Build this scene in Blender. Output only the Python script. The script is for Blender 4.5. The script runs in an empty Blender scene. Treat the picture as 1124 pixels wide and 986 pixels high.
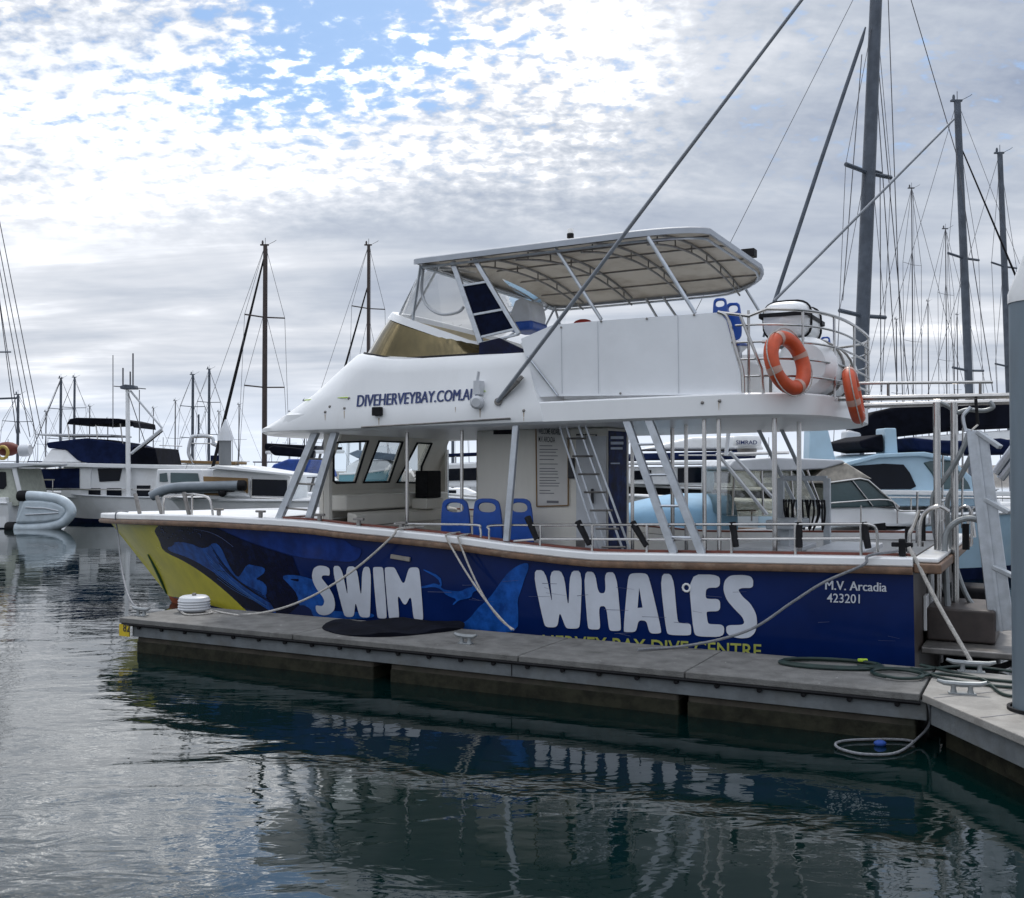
import bpy, bmesh, math, random
from mathutils import Vector, Matrix
from mathutils.bvhtree import BVHTree
from mathutils.geometry import delaunay_2d_cdt
random.seed(7)
scene = bpy.context.scene
COL = scene.collection
R = math.radians
# ------------------------------------------------------------------ camera
IW, IH, FPX, HOR, CH = 1124.0, 986.0, 1120.0, 515.0, 2.6
PITCH = math.atan((HOR - IH/2)/FPX)
cd = bpy.data.cameras.new('camera'); cam = bpy.data.objects.new('camera', cd); COL.objects.link(cam)
cam.location = (0, 0, CH); cam.rotation_euler = (R(90)+PITCH, 0, 0)
cd.sensor_width = 36; cd.sensor_fit = 'HORIZONTAL'; cd.lens = FPX/IW*36
cd.clip_start = 0.1; cd.clip_end = 9000
scene.camera = cam
scene.view_settings.view_transform = 'Standard'; scene.view_settings.look = 'None'
scene.view_settings.gamma = 1; scene.view_settings.exposure = 0.50
scene.cycles.max_bounces = 6; scene.cycles.transparent_max_bounces = 12
scene.cycles.caustics_reflective = False; scene.cycles.caustics_refractive = False
# ------------------------------------------------------------------ node helpers
class NT:
    def __init__(s, tree): s.t = tree; tree.nodes.clear()
    def n(s, typ, ins=None, **kw):
        nd = s.t.nodes.new(typ)
        for k, v in kw.items(): setattr(nd, k, v)
        for k, v in (ins or {}).items():
            sk = nd.inputs[k]
            if isinstance(v, bpy.types.NodeSocket): s.t.links.new(v, sk)
            else: sk.default_value = v
        return nd
    def m(s, op, a, b=0.0, c=None, clamp=False):
        ins = {0: a, 1: b}
        if c is not None: ins[2] = c
        nd = s.n('ShaderNodeMath', ins, operation=op); nd.use_clamp = clamp
        return nd.outputs[0]
    def mixc(s, f, a, b):
        nd = s.n('ShaderNodeMix', data_type='RGBA')
        for i, v in ((0, f), (6, a), (7, b)):
            if isinstance(v, bpy.types.NodeSocket): s.t.links.new(v, nd.inputs[i])
            else: nd.inputs[i].default_value = v
        return nd.outputs[2]
    def smooth(s, x, lo, hi):
        nd = s.n('ShaderNodeMapRange', {0: x, 1: lo, 2: hi, 3: 0.0, 4: 1.0}, interpolation_type='SMOOTHSTEP')
        return nd.outputs[0]
    def noise(s, vec, scale, detail=4, rough=0.5, dist=0.0):
        return s.n('ShaderNodeTexNoise', {'Vector': vec, 'Scale': scale, 'Detail': detail, 'Roughness': rough, 'Distortion': dist}).outputs[0]
def c4(c): return (c[0], c[1], c[2], 1.0)
# ------------------------------------------------------------------ sky
SUN_EL, SUN_AZ = 52.0, 8.0         # sun behind broken cloud, beyond the boat, a little to the right
w = bpy.data.worlds.new('World'); scene.world = w; w.use_nodes = True
N = NT(w.node_tree)
tc = N.n('ShaderNodeTexCoord').outputs['Generated']
sep = N.n('ShaderNodeSeparateXYZ', {0: tc})
X, Y, Z = sep.outputs
zc = N.m('ADD', N.m('MAXIMUM', Z, 0.0), 0.13)
pl = N.n('ShaderNodeCombineXYZ', {0: N.m('DIVIDE', X, zc), 1: N.m('DIVIDE', Y, zc), 2: 0.0}).outputs[0]
yc = N.m('MAXIMUM', Y, 0.05)
U, Wv = N.m('DIVIDE', X, yc), N.m('DIVIDE', Z, yc)      # slope to the side and upward of the view towards +Y
sky = N.n('ShaderNodeTexSky', sky_type='NISHITA', sun_disc=False, sun_elevation=R(SUN_EL), sun_rotation=R(SUN_AZ), air_density=1.0, dust_density=1.0).outputs[0]
big = N.noise(pl, 0.9, 5, 0.55, 0.3)
strk = N.noise(N.n('ShaderNodeMapping', {'Vector': pl, 'Scale': (0.55, 1.6, 1.0), 'Rotation': (0, 0, R(-14))}).outputs[0], 1.5, 6, 0.55, 0.4)
zq = N.m('ADD', N.m('MAXIMUM', Z, 0.0), 0.30)
pq = N.n('ShaderNodeCombineXYZ', {0: N.m('DIVIDE', X, zq), 1: N.m('MULTIPLY', N.m('DIVIDE', Y, zq), 1.25), 2: 0.0}).outputs[0]
cells = N.noise(pq, 30.0, 5, 0.55, 0.15)
cells2 = N.noise(pq, 7.0, 4, 0.55, 0.3)
hi = N.smooth(Wv, 0.20, 0.34)                                # small altocumulus cells only high up
lowt = N.smooth(Wv, 0.0, 0.12)
tone = N.m('ADD', N.m('MULTIPLY', N.m('SUBTRACT', strk, 0.5), 1.6), N.m('MULTIPLY', N.m('SUBTRACT', big, 0.5), 1.5))
lcell = N.m('SUBTRACT', 1.0, N.smooth(U, 0.02, 0.22))
tone = N.m('ADD', tone, N.m('MULTIPLY', N.m('MULTIPLY', N.m('SUBTRACT', cells, 0.50), N.m('ADD', 0.5, N.m('MULTIPLY', lcell, 2.2))), hi))
def blob(cx, cy, rx, ry):
    dx = N.m('DIVIDE', N.m('SUBTRACT', U, cx), rx); dy = N.m('DIVIDE', N.m('SUBTRACT', Wv, cy), ry)
    return N.m('EXPONENT', N.m('MULTIPLY', N.m('ADD', N.m('MULTIPLY', dx, dx), N.m('MULTIPLY', dy, dy)), -1.0))
glow = blob(0.10, 0.42, 0.15, 0.14)
glow2 = blob(-0.36, 0.36, 0.26, 0.09)
grey = blob(0.42, 0.34, 0.22, 0.16)
tone = N.m('ADD', tone, N.m('MULTIPLY', glow, 0.42))
tone = N.m('ADD', tone, N.m('MULTIPLY', glow2, 0.34))
tone = N.m('SUBTRACT', tone, N.m('MULTIPLY', grey, 0.28))
tone = N.m('ADD', tone, N.m('MULTIPLY', N.m('SUBTRACT', 1.0, N.smooth(U, -0.30, 0.25)), 0.12))
tone = N.m('ADD', tone, 0.54)
ramp = N.n('ShaderNodeValToRGB', {0: N.m('MULTIPLY', tone, 0.72)}); cr = ramp.color_ramp
cr.elements[0].position = 0.0; cr.elements[0].color = (0.33, 0.385, 0.50, 1)
cr.elements[1].position = 1.0; cr.elements[1].color = (1.0, 1.0, 0.99, 1)
e = cr.elements.new(0.34); e.color = (0.53, 0.58, 0.665, 1)
e = cr.elements.new(0.60); e.color = (0.76, 0.79, 0.85, 1)
thin = N.m('MULTIPLY_ADD', N.smooth(tone, 0.75, 1.6), 14.0, 7.5)
thin = N.m('ADD', thin, N.m('MULTIPLY', glow2, 3.5))           # thin cloud near the sun is far brighter than white paper
cloud = N.n('ShaderNodeVectorMath', {0: ramp.outputs[0], 3: thin}, operation='SCALE').outputs[0]
# overcast skies are brighter overhead
zen = N.m('ADD', N.m('ADD', 1.0, N.m('MULTIPLY', N.smooth(Z, 0.42, 0.95), 0.9)), N.m('MULTIPLY', N.smooth(Y, 0.0, -0.6), 0.05))
cloud = N.n('ShaderNodeVectorMath', {0: cloud, 3: zen}, operation='SCALE').outputs[0]
patch = N.m('ADD', blob(-0.17, 0.45, 0.135, 0.10), N.m('MULTIPLY', blob(-0.26, 0.36, 0.16, 0.05), 0.22))
patch = N.m('SUBTRACT', N.m('SUBTRACT', patch, N.m('MULTIPLY', N.m('SUBTRACT', cells, 0.5), 2.6)), N.m('MULTIPLY', N.m('SUBTRACT', cells2, 0.5), 1.2))
patch = N.m('MULTIPLY', N.m('MULTIPLY', N.smooth(patch, 0.12, 0.85), 0.97), N.smooth(Wv, 0.25, 0.37))
blue = N.n('ShaderNodeVectorMath', {0: sky, 1: (1.15, 1.25, 1.25)}, operation='MULTIPLY').outputs[0]
blue = N.mixc(0.6, blue, (1.4, 2.7, 5.2, 1))
skyc = N.mixc(patch, cloud, blue)
haze_c = N.mixc(N.m('SUBTRACT', 1.0, lowt), skyc, (6.0, 6.6, 7.6, 1))
bg = N.n('ShaderNodeBackground', {0: haze_c, 1: 0.1})
N.t.links.new(bg.outputs[0], N.n('ShaderNodeOutputWorld').inputs[0])
# ------------------------------------------------------------------ sun
sd = bpy.data.lights.new('sun', 'SUN'); sd.energy = 1.5; sd.angle = R(10); sd.color = (1.0, 0.95, 0.88)
sun = bpy.data.objects.new('sun', sd); COL.objects.link(sun); sun.location = (0, 0, 40)
sun.rotation_euler = (R(90-SUN_EL), 0, R(180-SUN_AZ))
# ------------------------------------------------------------------ materials
MATS = {}
def mat(name, col, rough=0.5, metal=0.0, var=0.12, scale=6.0, bump=0.0, bscale=40.0, streak=False, dirt=None, dirtamt=0.3, coat=0.0, spec=0.5, spots=None):
    if name in MATS: return MATS[name]
    m = bpy.data.materials.new(name); m.use_nodes = True; N = NT(m.node_tree)
    co = N.n('ShaderNodeTexCoord').outputs['Object']
    if streak: co2 = N.n('ShaderNodeMapping', {'Vector': co, 'Scale': (1.0, 1.0, 0.18)}).outputs[0]
    else: co2 = co
    n1 = N.noise(co2, scale, 6, 0.6)
    f = N.smooth(n1, 0.3, 0.7)
    a = tuple(min(1, x*(1+var)) for x in col); b = tuple(x*(1-var) for x in col)
    cc = N.mixc(f, c4(b), c4(a))
    if dirt:
        n2 = N.noise(co2, scale*0.45, 8, 0.68)
        cc = N.mixc(N.m('MULTIPLY', N.smooth(n2, 0.50, 0.72), dirtamt), cc, c4(dirt))
    if spots:
        n3 = N.noise(co, 11.0, 3, 0.5, 0.6); cc = N.mixc(N.m('MULTIPLY', N.smooth(n3, 0.70, 0.76), 0.8), cc, c4(spots))
    r = N.m('ADD', rough-0.06, N.m('MULTIPLY', n1, 0.12), clamp=True)
    p = N.n('ShaderNodeBsdfPrincipled', {'Base Color': cc, 'Roughness': r, 'Metallic': metal, 'Coat Weight': coat, 'Specular IOR Level': spec})
    if bump:
        nb = N.noise(co, bscale, 4, 0.6)
        N.t.links.new(N.n('ShaderNodeBump', {'Height': nb, 'Strength': bump, 'Distance': 0.02}).outputs[0], p.inputs['Normal'])
    N.t.links.new(p.outputs[0], N.n('ShaderNodeOutputMaterial').inputs[0])
    MATS[name] = m; return m
def clear_mat(name, tint, gloss=0.12, rough=0.03):
    if name in MATS: return MATS[name]
    m = bpy.data.materials.new(name); m.use_nodes = True; N = NT(m.node_tree)
    co = N.n('ShaderNodeTexCoord').outputs['Object']
    nb = N.noise(co, 3.0, 3, 0.5)
    bp = N.n('ShaderNodeBump', {'Height': nb, 'Strength': 0.15, 'Distance': 0.05}).outputs[0]
    tr = N.n('ShaderNodeBsdfTransparent', {0: c4(tint)}).outputs[0]
    gl = N.n('ShaderNodeBsdfGlossy', {'Color': (1, 1, 1, 1), 'Roughness': rough, 'Normal': bp}).outputs[0]
    fr = N.m('ADD', N.m('MULTIPLY', N.n('ShaderNodeFresnel', {'IOR': 1.45}).outputs[0], 0.45), gloss)
    mx = N.n('ShaderNodeMixShader', {0: fr, 1: tr, 2: gl}).outputs[0]
    N.t.links.new(mx, N.n('ShaderNodeOutputMaterial').inputs[0])
    MATS[name] = m; return m
WHITE = mat('boat_white', (0.80, 0.81, 0.82), 0.3, var=0.03, scale=1.2, streak=True, dirt=(0.46, 0.43, 0.37), dirtamt=0.5, bump=0.12, bscale=1.6)
WHITE2 = mat('gelcoat_white', (0.78, 0.79, 0.80), 0.3, var=0.04, scale=2.0, dirt=(0.52, 0.50, 0.46), dirtamt=0.3)
CABIN = mat('cabin_paint', (0.74, 0.71, 0.64), 0.4, var=0.05, scale=1.5, streak=True, dirt=(0.42, 0.38, 0.31), dirtamt=0.3)
GREYW = mat('grey_white', (0.55, 0.57, 0.60), 0.4, var=0.08, scale=2, dirt=(0.35, 0.34, 0.32), dirtamt=0.4)
CANVAS = mat('white_canvas', (0.80, 0.82, 0.85), 0.6, var=0.04, scale=1.1, bump=0.35, bscale=2.2, dirt=(0.52, 0.52, 0.52), dirtamt=0.25)
BIMC = mat('canopy_cloth', (0.62, 0.56, 0.46), 0.7, var=0.08, scale=1.4, dirt=(0.40, 0.37, 0.31), dirtamt=0.55, bump=0.2, bscale=6)
def translucent(name, col, dirtc):
    m = bpy.data.materials.new(name); m.use_nodes = True; N = NT(m.node_tree)
    co = N.n('ShaderNodeTexCoord').outputs['Object']; n1 = N.noise(co, 1.6, 6, 0.65)
    cc = N.mixc(N.m('MULTIPLY', N.smooth(n1, 0.42, 0.72), 0.6), c4(col), c4(dirtc))
    d = N.n('ShaderNodeBsdfDiffuse', {0: cc}).outputs[0]; t = N.n('ShaderNodeBsdfTranslucent', {0: cc}).outputs[0]
    N.t.links.new(N.n('ShaderNodeMixShader', {0: 0.30, 1: d, 2: t}).outputs[0], N.n('ShaderNodeOutputMaterial').inputs[0])
    MATS[name] = m; return m
BIMC = translucent('canopy_translucent', (0.60, 0.57, 0.52), (0.36, 0.32, 0.27))
BIMEDGE = mat('canopy_edge', (0.42, 0.45, 0.50), 0.55, var=0.06, scale=3, bump=0.1)
NAVY = mat('hull_navy', (0.004, 0.017, 0.098), 0.15, var=0.15, scale=1.0, dirt=(0.010, 0.02, 0.085), dirtamt=0.35, spec=0.24)
DNAVY = mat('whale_dark', (0.002, 0.004, 0.026), 0.22, var=0.3, scale=9, spec=0.14, dirt=(0.006, 0.018, 0.085), dirtamt=0.7)
MBLUE = mat('whale_blue', (0.012, 0.085, 0.36), 0.24, var=0.3, scale=7, spec=0.22, dirt=(0.004, 0.025, 0.15), dirtamt=0.75)
SBLUE = mat('sea_blue', (0.006, 0.030, 0.18), 0.24, var=0.3, scale=3.5, spec=0.22, dirt=(0.004, 0.012, 0.09), dirtamt=0.7)
LBLUE = mat('outline_blue', (0.10, 0.14, 0.32), 0.3, var=0.2, scale=5)
YELLOW = mat('bow_yellow', (0.72, 0.64, 0.05), 0.25, var=0.08, scale=2, dirt=(0.40, 0.37, 0.05), dirtamt=0.5, spec=0.3)
GREENS = mat('bow_green', (0.05, 0.12, 0.06), 0.4)
REDAF = mat('antifouling_red', (0.28, 0.07, 0.025), 0.7, var=0.25, scale=8, dirt=(0.05, 0.06, 0.03), dirtamt=0.6)
DECAL = mat('letter_white', (0.62, 0.66, 0.74), 0.3, var=0.05, scale=4, dirt=(0.5, 0.52, 0.58), dirtamt=0.3)
DECALY = mat('letter_yellow', (0.42, 0.45, 0.10), 0.35)
NAVYTXT = mat('letter_navy', (0.012, 0.03, 0.13), 0.35)
WOOD = mat('teak_strake', (0.16, 0.095, 0.06), 0.55, var=0.3, scale=9, dirt=(0.34, 0.27, 0.20), dirtamt=0.5, bump=0.2, bscale=30)
REDWOOD = mat('red_trim', (0.14, 0.035, 0.022), 0.4, var=0.25, scale=8)
STEEL = mat('stainless', (0.44, 0.43, 0.42), 0.22, 1.0, var=0.08, scale=10)
ALU = mat('aluminium', (0.46, 0.49, 0.53), 0.38, 0.85, var=0.12, scale=8, dirt=(0.35, 0.35, 0.34), dirtamt=0.4)
ALUP = mat('painted_alu', (0.42, 0.45, 0.48), 0.5, 0.3, var=0.12, scale=6, dirt=(0.25, 0.25, 0.25), dirtamt=0.4)
DSTEEL = mat('dull_steel', (0.22, 0.21, 0.20), 0.45, 0.7, var=0.2, scale=10)
BLACK = mat('black_rubber', (0.012, 0.012, 0.014), 0.6, var=0.3, scale=10, bump=0.2, spec=0.15)
BLACKC = mat('black_cover', (0.005, 0.006, 0.011), 0.85, spec=0.08, var=0.4, scale=3, bump=0.6, bscale=5)
NAVYC = mat('navy_cover', (0.007, 0.013, 0.045), 0.85, spec=0.08, var=0.3, scale=3, bump=0.6, bscale=5)
BLUEC = mat('blue_cover', (0.015, 0.06, 0.28), 0.7, var=0.25, scale=3, bump=0.6, bscale=5)
SEATB = mat('seat_blue', (0.012, 0.075, 0.36), 0.35, var=0.12, scale=8)
ORANGE = mat('buoy_orange', (0.50, 0.065, 0.015), 0.5, var=0.14, scale=7, dirt=(0.4, 0.12, 0.06), dirtamt=0.4)
TAPE = mat('reflective_tape', (0.44, 0.27, 0.22), 0.35)
DGLASS = mat('dark_glass', (0.006, 0.008, 0.014), 0.08, var=0.2, scale=1, spec=0.12)
TGLASS = mat('teal_glass', (0.045, 0.085, 0.092), 0.08, var=0.3, scale=1, spec=0.5)
GOLD = mat('gold_tint', (0.12, 0.095, 0.045), 0.10, 0.75, var=0.25, scale=1.5, spec=0.8)
CREAM = mat('cream', (0.62, 0.54, 0.38), 0.5, var=0.08)
MESHB = mat('navy_mesh', (0.003, 0.006, 0.022), 0.7, var=0.3, scale=12, spec=0.08)
CONC = mat('concrete_deck', (0.15, 0.148, 0.142), 0.85, var=0.22, scale=5, spots=(0.42, 0.42, 0.40), bump=0.5, bscale=60, dirt=(0.065, 0.062, 0.058), dirtamt=0.8)
WALER = mat('waler_grey', (0.135, 0.15, 0.16), 0.75, var=0.2, scale=4, bump=0.3, bscale=25, dirt=(0.11, 0.11, 0.10), dirtamt=0.7)
FLOATC = mat('float_concrete', (0.06, 0.052, 0.04), 0.85, var=0.3, scale=4, bump=0.6, bscale=14, dirt=(0.03, 0.035, 0.02), dirtamt=0.85)
GALV = mat('galvanised', (0.28, 0.30, 0.31), 0.5, 0.6, var=0.15, scale=10)
ROPE = mat('rope_white', (0.48, 0.46, 0.43), 0.85, var=0.2, scale=30, bump=0.8, bscale=90)
ROPEG = mat('rope_grey', (0.22, 0.23, 0.25), 0.85, var=0.2, scale=30, bump=0.8, bscale=90)
HOSEG = mat('hose_green', (0.010, 0.028, 0.024), 0.4, var=0.3, scale=10)
LIME = mat('lime_plastic', (0.42, 0.60, 0.04), 0.4)
YSIGN = mat('sign_yellow', (0.62, 0.45, 0.02), 0.5)
PILE = mat('pile_sleeve', (0.14, 0.18, 0.215), 0.55, var=0.15, scale=3, streak=True, dirt=(0.12, 0.13, 0.13), dirtamt=0.5)
PALEB = mat('pale_blue', (0.40, 0.56, 0.68), 0.3, var=0.05, scale=2, dirt=(0.5, 0.6, 0.66), dirtamt=0.4)
TEAL = mat('teal_hull', (0.14, 0.32, 0.38), 0.3, var=0.1, scale=2)
CLOTHB = mat('light_blue_cover', (0.20, 0.37, 0.53), 0.7, var=0.1, scale=2, bump=0.4, bscale=4)
CREAMH = mat('cream_hull', (0.66, 0.62, 0.52), 0.35, var=0.06, scale=2)
GREYRIB = mat('inflatable_grey', (0.20, 0.23, 0.26), 0.5, var=0.1, scale=4)
PALERIB = mat('inflatable_pale', (0.48, 0.55, 0.60), 0.45, var=0.1, scale=3, dirt=(0.3, 0.34, 0.36), dirtamt=0.4)
TANB = mat('tan_panel', (0.25, 0.15, 0.06), 0.6, var=0.15, scale=3)
MASTB = mat('mast_brown', (0.035, 0.022, 0.018), 0.45, var=0.3, scale=4)
MASTG = mat('mast_grey', (0.085, 0.10, 0.125), 0.45, 0.0, var=0.2, scale=3, spec=0.25)
WIRE = mat('rig_wire', (0.10, 0.10, 0.11), 0.4, 0.6)
RED = mat('red_vinyl', (0.35, 0.02, 0.015), 0.5)
MAROON = mat('maroon_cover', (0.12, 0.025, 0.018), 0.7, bump=0.4, bscale=8)
PAPER = mat('sign_board', (0.62, 0.60, 0.57), 0.4, var=0.03)
INK = mat('ink_black', (0.02, 0.02, 0.025), 0.5)
INKG = mat('ink_grey', (0.16, 0.16, 0.17), 0.5)
POSTER = mat('poster_blue', (0.005, 0.014, 0.075), 0.5, var=0.6, scale=7, dirt=(0.03, 0.08, 0.26), dirtamt=0.8, spec=0.1)
POSTERL = mat('poster_light', (0.35, 0.42, 0.55), 0.4)
CLEAR = clear_mat('clear_vinyl', (0.95, 0.96, 0.97), 0.01)
GLASS = clear_mat('window_glass', (0.86, 0.91, 0.92), 0.02)
SMOKE = clear_mat('smoky_vinyl', (0.62, 0.62, 0.56), 0.06)
ROCK = mat('breakwater_rock', (0.20, 0.19, 0.18), 0.9, var=0.3, scale=0.3)
BUSH = mat('shore_green', (0.05, 0.07, 0.045), 0.9, var=0.4, scale=0.2)
# ------------------------------------------------------------------ mesh builder
class MB:
    def __init__(s): s.v = []; s.f = []
    def add(s, vs, fs):
        o = len(s.v); s.v += [Vector(p) for p in vs]; s.f += [tuple(i+o for i in f) for f in fs]; return s
    def box(s, a, b):
        x0, y0, z0 = a; x1, y1, z1 = b
        vs = [(x0,y0,z0),(x1,y0,z0),(x1,y1,z0),(x0,y1,z0),(x0,y0,z1),(x1,y0,z1),(x1,y1,z1),(x0,y1,z1)]
        return s.add(vs, [(0,3,2,1),(4,5,6,7),(0,1,5,4),(1,2,6,5),(2,3,7,6),(3,0,4,7)])
    def bar(s, p, q, w, d, up=(0,0,1)):
        p = Vector(p); q = Vector(q); t = (q-p).normalized(); up = Vector(up)
        if abs(t.dot(up)) > 0.98: up = Vector((0,1,0))
        a = t.cross(up).normalized(); b = a.cross(t).normalized()
        vs = []
        for c in (p, q):
            for i, j in ((-1,-1),(1,-1),(1,1),(-1,1)): vs.append(c + a*(i*w/2) + b*(j*d/2))
        return s.add(vs, [(0,3,2,1),(4,5,6,7),(0,1,5,4),(1,2,6,5),(2,3,7,6),(3,0,4,7)])
    def tube(s, pts, r, n=8, closed=False):
        pts = [Vector(p) for p in pts]
        L = len(pts); rs = r if isinstance(r, (list, tuple)) else [r]*L
        if closed: tang = [(pts[(i+1) % L]-pts[i-1]).normalized() for i in range(L)]
        else: tang = [(pts[min(i+1, L-1)]-pts[max(i-1, 0)]).normalized() for i in range(L)]
        up = Vector((0,0,1)) if abs(tang[0].z) < 0.9 else Vector((1,0,0))
        a = tang[0].cross(up).normalized(); vs = []
        for i in range(L):
            a = (a - tang[i]*a.dot(tang[i])).normalized(); b = tang[i].cross(a)
            for k in range(n):
                an = 2*math.pi*k/n; vs.append(pts[i] + (a*math.cos(an)+b*math.sin(an))*rs[i])
        fs = []
        for i in range(L if closed else L-1):
            for k in range(n):
                i2 = (i+1) % L; k2 = (k+1) % n
                fs.append((i*n+k, i*n+k2, i2*n+k2, i2*n+k))
        if not closed: fs.append(tuple(range(n-1, -1, -1))); fs.append(tuple((L-1)*n+k for k in range(n)))
        return s.add(vs, fs)
    def grid(s, rows, cu=False, cv=False):
        nr = len(rows); nc = len(rows[0]); vs = [p for r in rows for p in r]; fs = []
        for i in range(nr if cu else nr-1):
            for j in range(nc if cv else nc-1):
                i2 = (i+1) % nr; j2 = (j+1) % nc
                fs.append((i*nc+j, i*nc+j2, i2*nc+j2, i2*nc+j))
        return s.add(vs, fs)
    def poly(s, pts): return s.add(pts, [tuple(range(len(pts)))])
    def prism(s, pts, ext):
        pts = [Vector(p) for p in pts]; e = Vector(ext); n = len(pts)
        fs = [tuple(range(n)), tuple(range(2*n-1, n-1, -1))] + [(i, i+n, (i+1) % n+n, (i+1) % n) for i in range(n)]
        return s.add(pts+[p+e for p in pts], fs)
    def plate(s, outline, holes, fn, ext=None):
        vs, fs, bd = cdt(outline, holes)
        n = len(vs); p3 = [Vector(fn(*p)) for p in vs]
        if ext is None: return s.add(p3, fs)
        e = Vector(ext)
        return s.add(p3+[p+e for p in p3], list(fs)+[tuple(i+n for i in f[::-1]) for f in fs]+[(a, a+n, b+n, b) for a, b in bd])
    def lathe(s, prof, base, axis=(0,0,1), n=20):
        ax = Vector(axis).normalized(); up = Vector((0,0,1)) if abs(ax.z) < 0.9 else Vector((1,0,0))
        a = ax.cross(up).normalized(); b = ax.cross(a); base = Vector(base)
        rows = [[base + ax*h + (a*math.cos(2*math.pi*k/n)+b*math.sin(2*math.pi*k/n))*max(r, 1e-4) for k in range(n)] for r, h in prof]
        return s.grid(rows, cv=True)
    def sphere(s, c, r, n=14, sc=(1,1,1)):
        c = Vector(c); rows = []
        for i in range(n//2+1):
            t = math.pi*i/(n//2)
            rows.append([c+Vector((sc[0]*r*math.sin(t)*math.cos(2*math.pi*k/n), sc[1]*r*math.sin(t)*math.sin(2*math.pi*k/n), sc[2]*r*math.cos(t)*1.0)) if 0 < i < n//2 else c+Vector((1e-4*math.cos(2*math.pi*k/n), 1e-4*math.sin(2*math.pi*k/n), sc[2]*r*math.cos(t))) for k in range(n)])
        return s.grid(rows, cv=True)
    def build(s, name, m, parent=None, bevel=0.0, ang=38, seg=2, fix=True):
        me = bpy.data.meshes.new(name); me.from_pydata([tuple(p) for p in s.v], [], s.f); me.update()
        if fix:
            bm = bmesh.new(); bm.from_mesh(me); bmesh.ops.recalc_face_normals(bm, faces=bm.faces[:]); bm.to_mesh(me); bm.free()
        me.materials.append(m)
        for p in me.polygons: p.use_smooth = True
        me.set_sharp_from_angle(angle=R(ang))
        o = bpy.data.objects.new(name, me); COL.objects.link(o)
        if parent: o.parent = parent
        if bevel:
            b = o.modifiers.new('bevel', 'BEVEL'); b.width = bevel; b.segments = seg; b.limit_method = 'ANGLE'; b.angle_limit = R(35); b.harden_normals = True
        return o
def cdt(outline, holes=(), grid=None):
    vs = []; ed = []
    for loop in [outline]+list(holes):
        o = len(vs); n = len(loop); vs += [Vector((p[0], p[1])) for p in loop]; ed += [(o+i, o+(i+1) % n) for i in range(n)]
    if grid:
        gx, gy = grid; xs = [p.x for p in vs]; ys = [p.y for p in vs]
        x = min(xs)+gx*0.5
        while x < max(xs):
            y = min(ys)+gy*0.5
            while y < max(ys):
                vs.append(Vector((x, y))); y += gy
            x += gx
    r = delaunay_2d_cdt(vs, ed, [], 0, 1e-6)
    loops = [outline]+list(holes)
    def inside(x, y):
        c = False
        for L in loops:
            for i in range(len(L)):
                x0, y0 = L[i][0], L[i][1]; x1, y1 = L[i-1][0], L[i-1][1]
                if (y0 > y) != (y1 > y) and x < (x1-x0)*(y-y0)/(y1-y0)+x0: c = not c
        return c
    fs = [tuple(f) for f in r[2] if inside(sum(r[0][i].x for i in f)/len(f), sum(r[0][i].y for i in f)/len(f))]
    cnt = {}
    for f in fs:
        for i in range(len(f)):
            k = (f[i], f[(i+1) % len(f)])
            cnt[k] = 1
    bd = [k for k in cnt if (k[1], k[0]) not in cnt]
    return [tuple(v) for v in r[0]], fs, bd
def chaikin(pts, it=2, closed=True, f=0.25):
    for _ in range(it):
        out = []; n = len(pts)
        for i in range(n if closed else n-1):
            p = pts[i]; q = pts[(i+1) % n]
            out.append(tuple(a+(b-a)*f for a, b in zip(p, q))); out.append(tuple(a+(b-a)*(1-f) for a, b in zip(p, q)))
        if not closed: out = [pts[0]]+out+[pts[-1]]
        pts = out
    return pts
def curve(pts, n=8):
    pts = [Vector(p) for p in pts]; out = []
    for i in range(len(pts)-1):
        p0 = pts[max(i-1, 0)]; p1 = pts[i]; p2 = pts[i+1]; p3 = pts[min(i+2, len(pts)-1)]
        for k in range(n):
            t = k/n
            out.append(0.5*((2*p1)+(p2-p0)*t+(2*p0-5*p1+4*p2-p3)*t*t+(3*p1-p0-3*p2+p3)*t**3))
    out.append(pts[-1]); return out
def empty(name, loc, rz=0.0):
    o = bpy.data.objects.new(name, None); COL.objects.link(o); o.location = loc; o.rotation_euler = (0, 0, rz); o.empty_display_size = 0.3
    return o
def tag(o, label, cat, group=None, kind=None):
    if label: o['label'] = label
    if cat: o['category'] = cat
    if group: o['group'] = group
    if kind: o['kind'] = kind
    return o
def copy_tree(o, parent=None):
    c = o.copy(); COL.objects.link(c)
    if parent: c.parent = parent
    for ch in [k for k in bpy.data.objects if k.parent == o]: copy_tree(ch, c)
    return c
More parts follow.
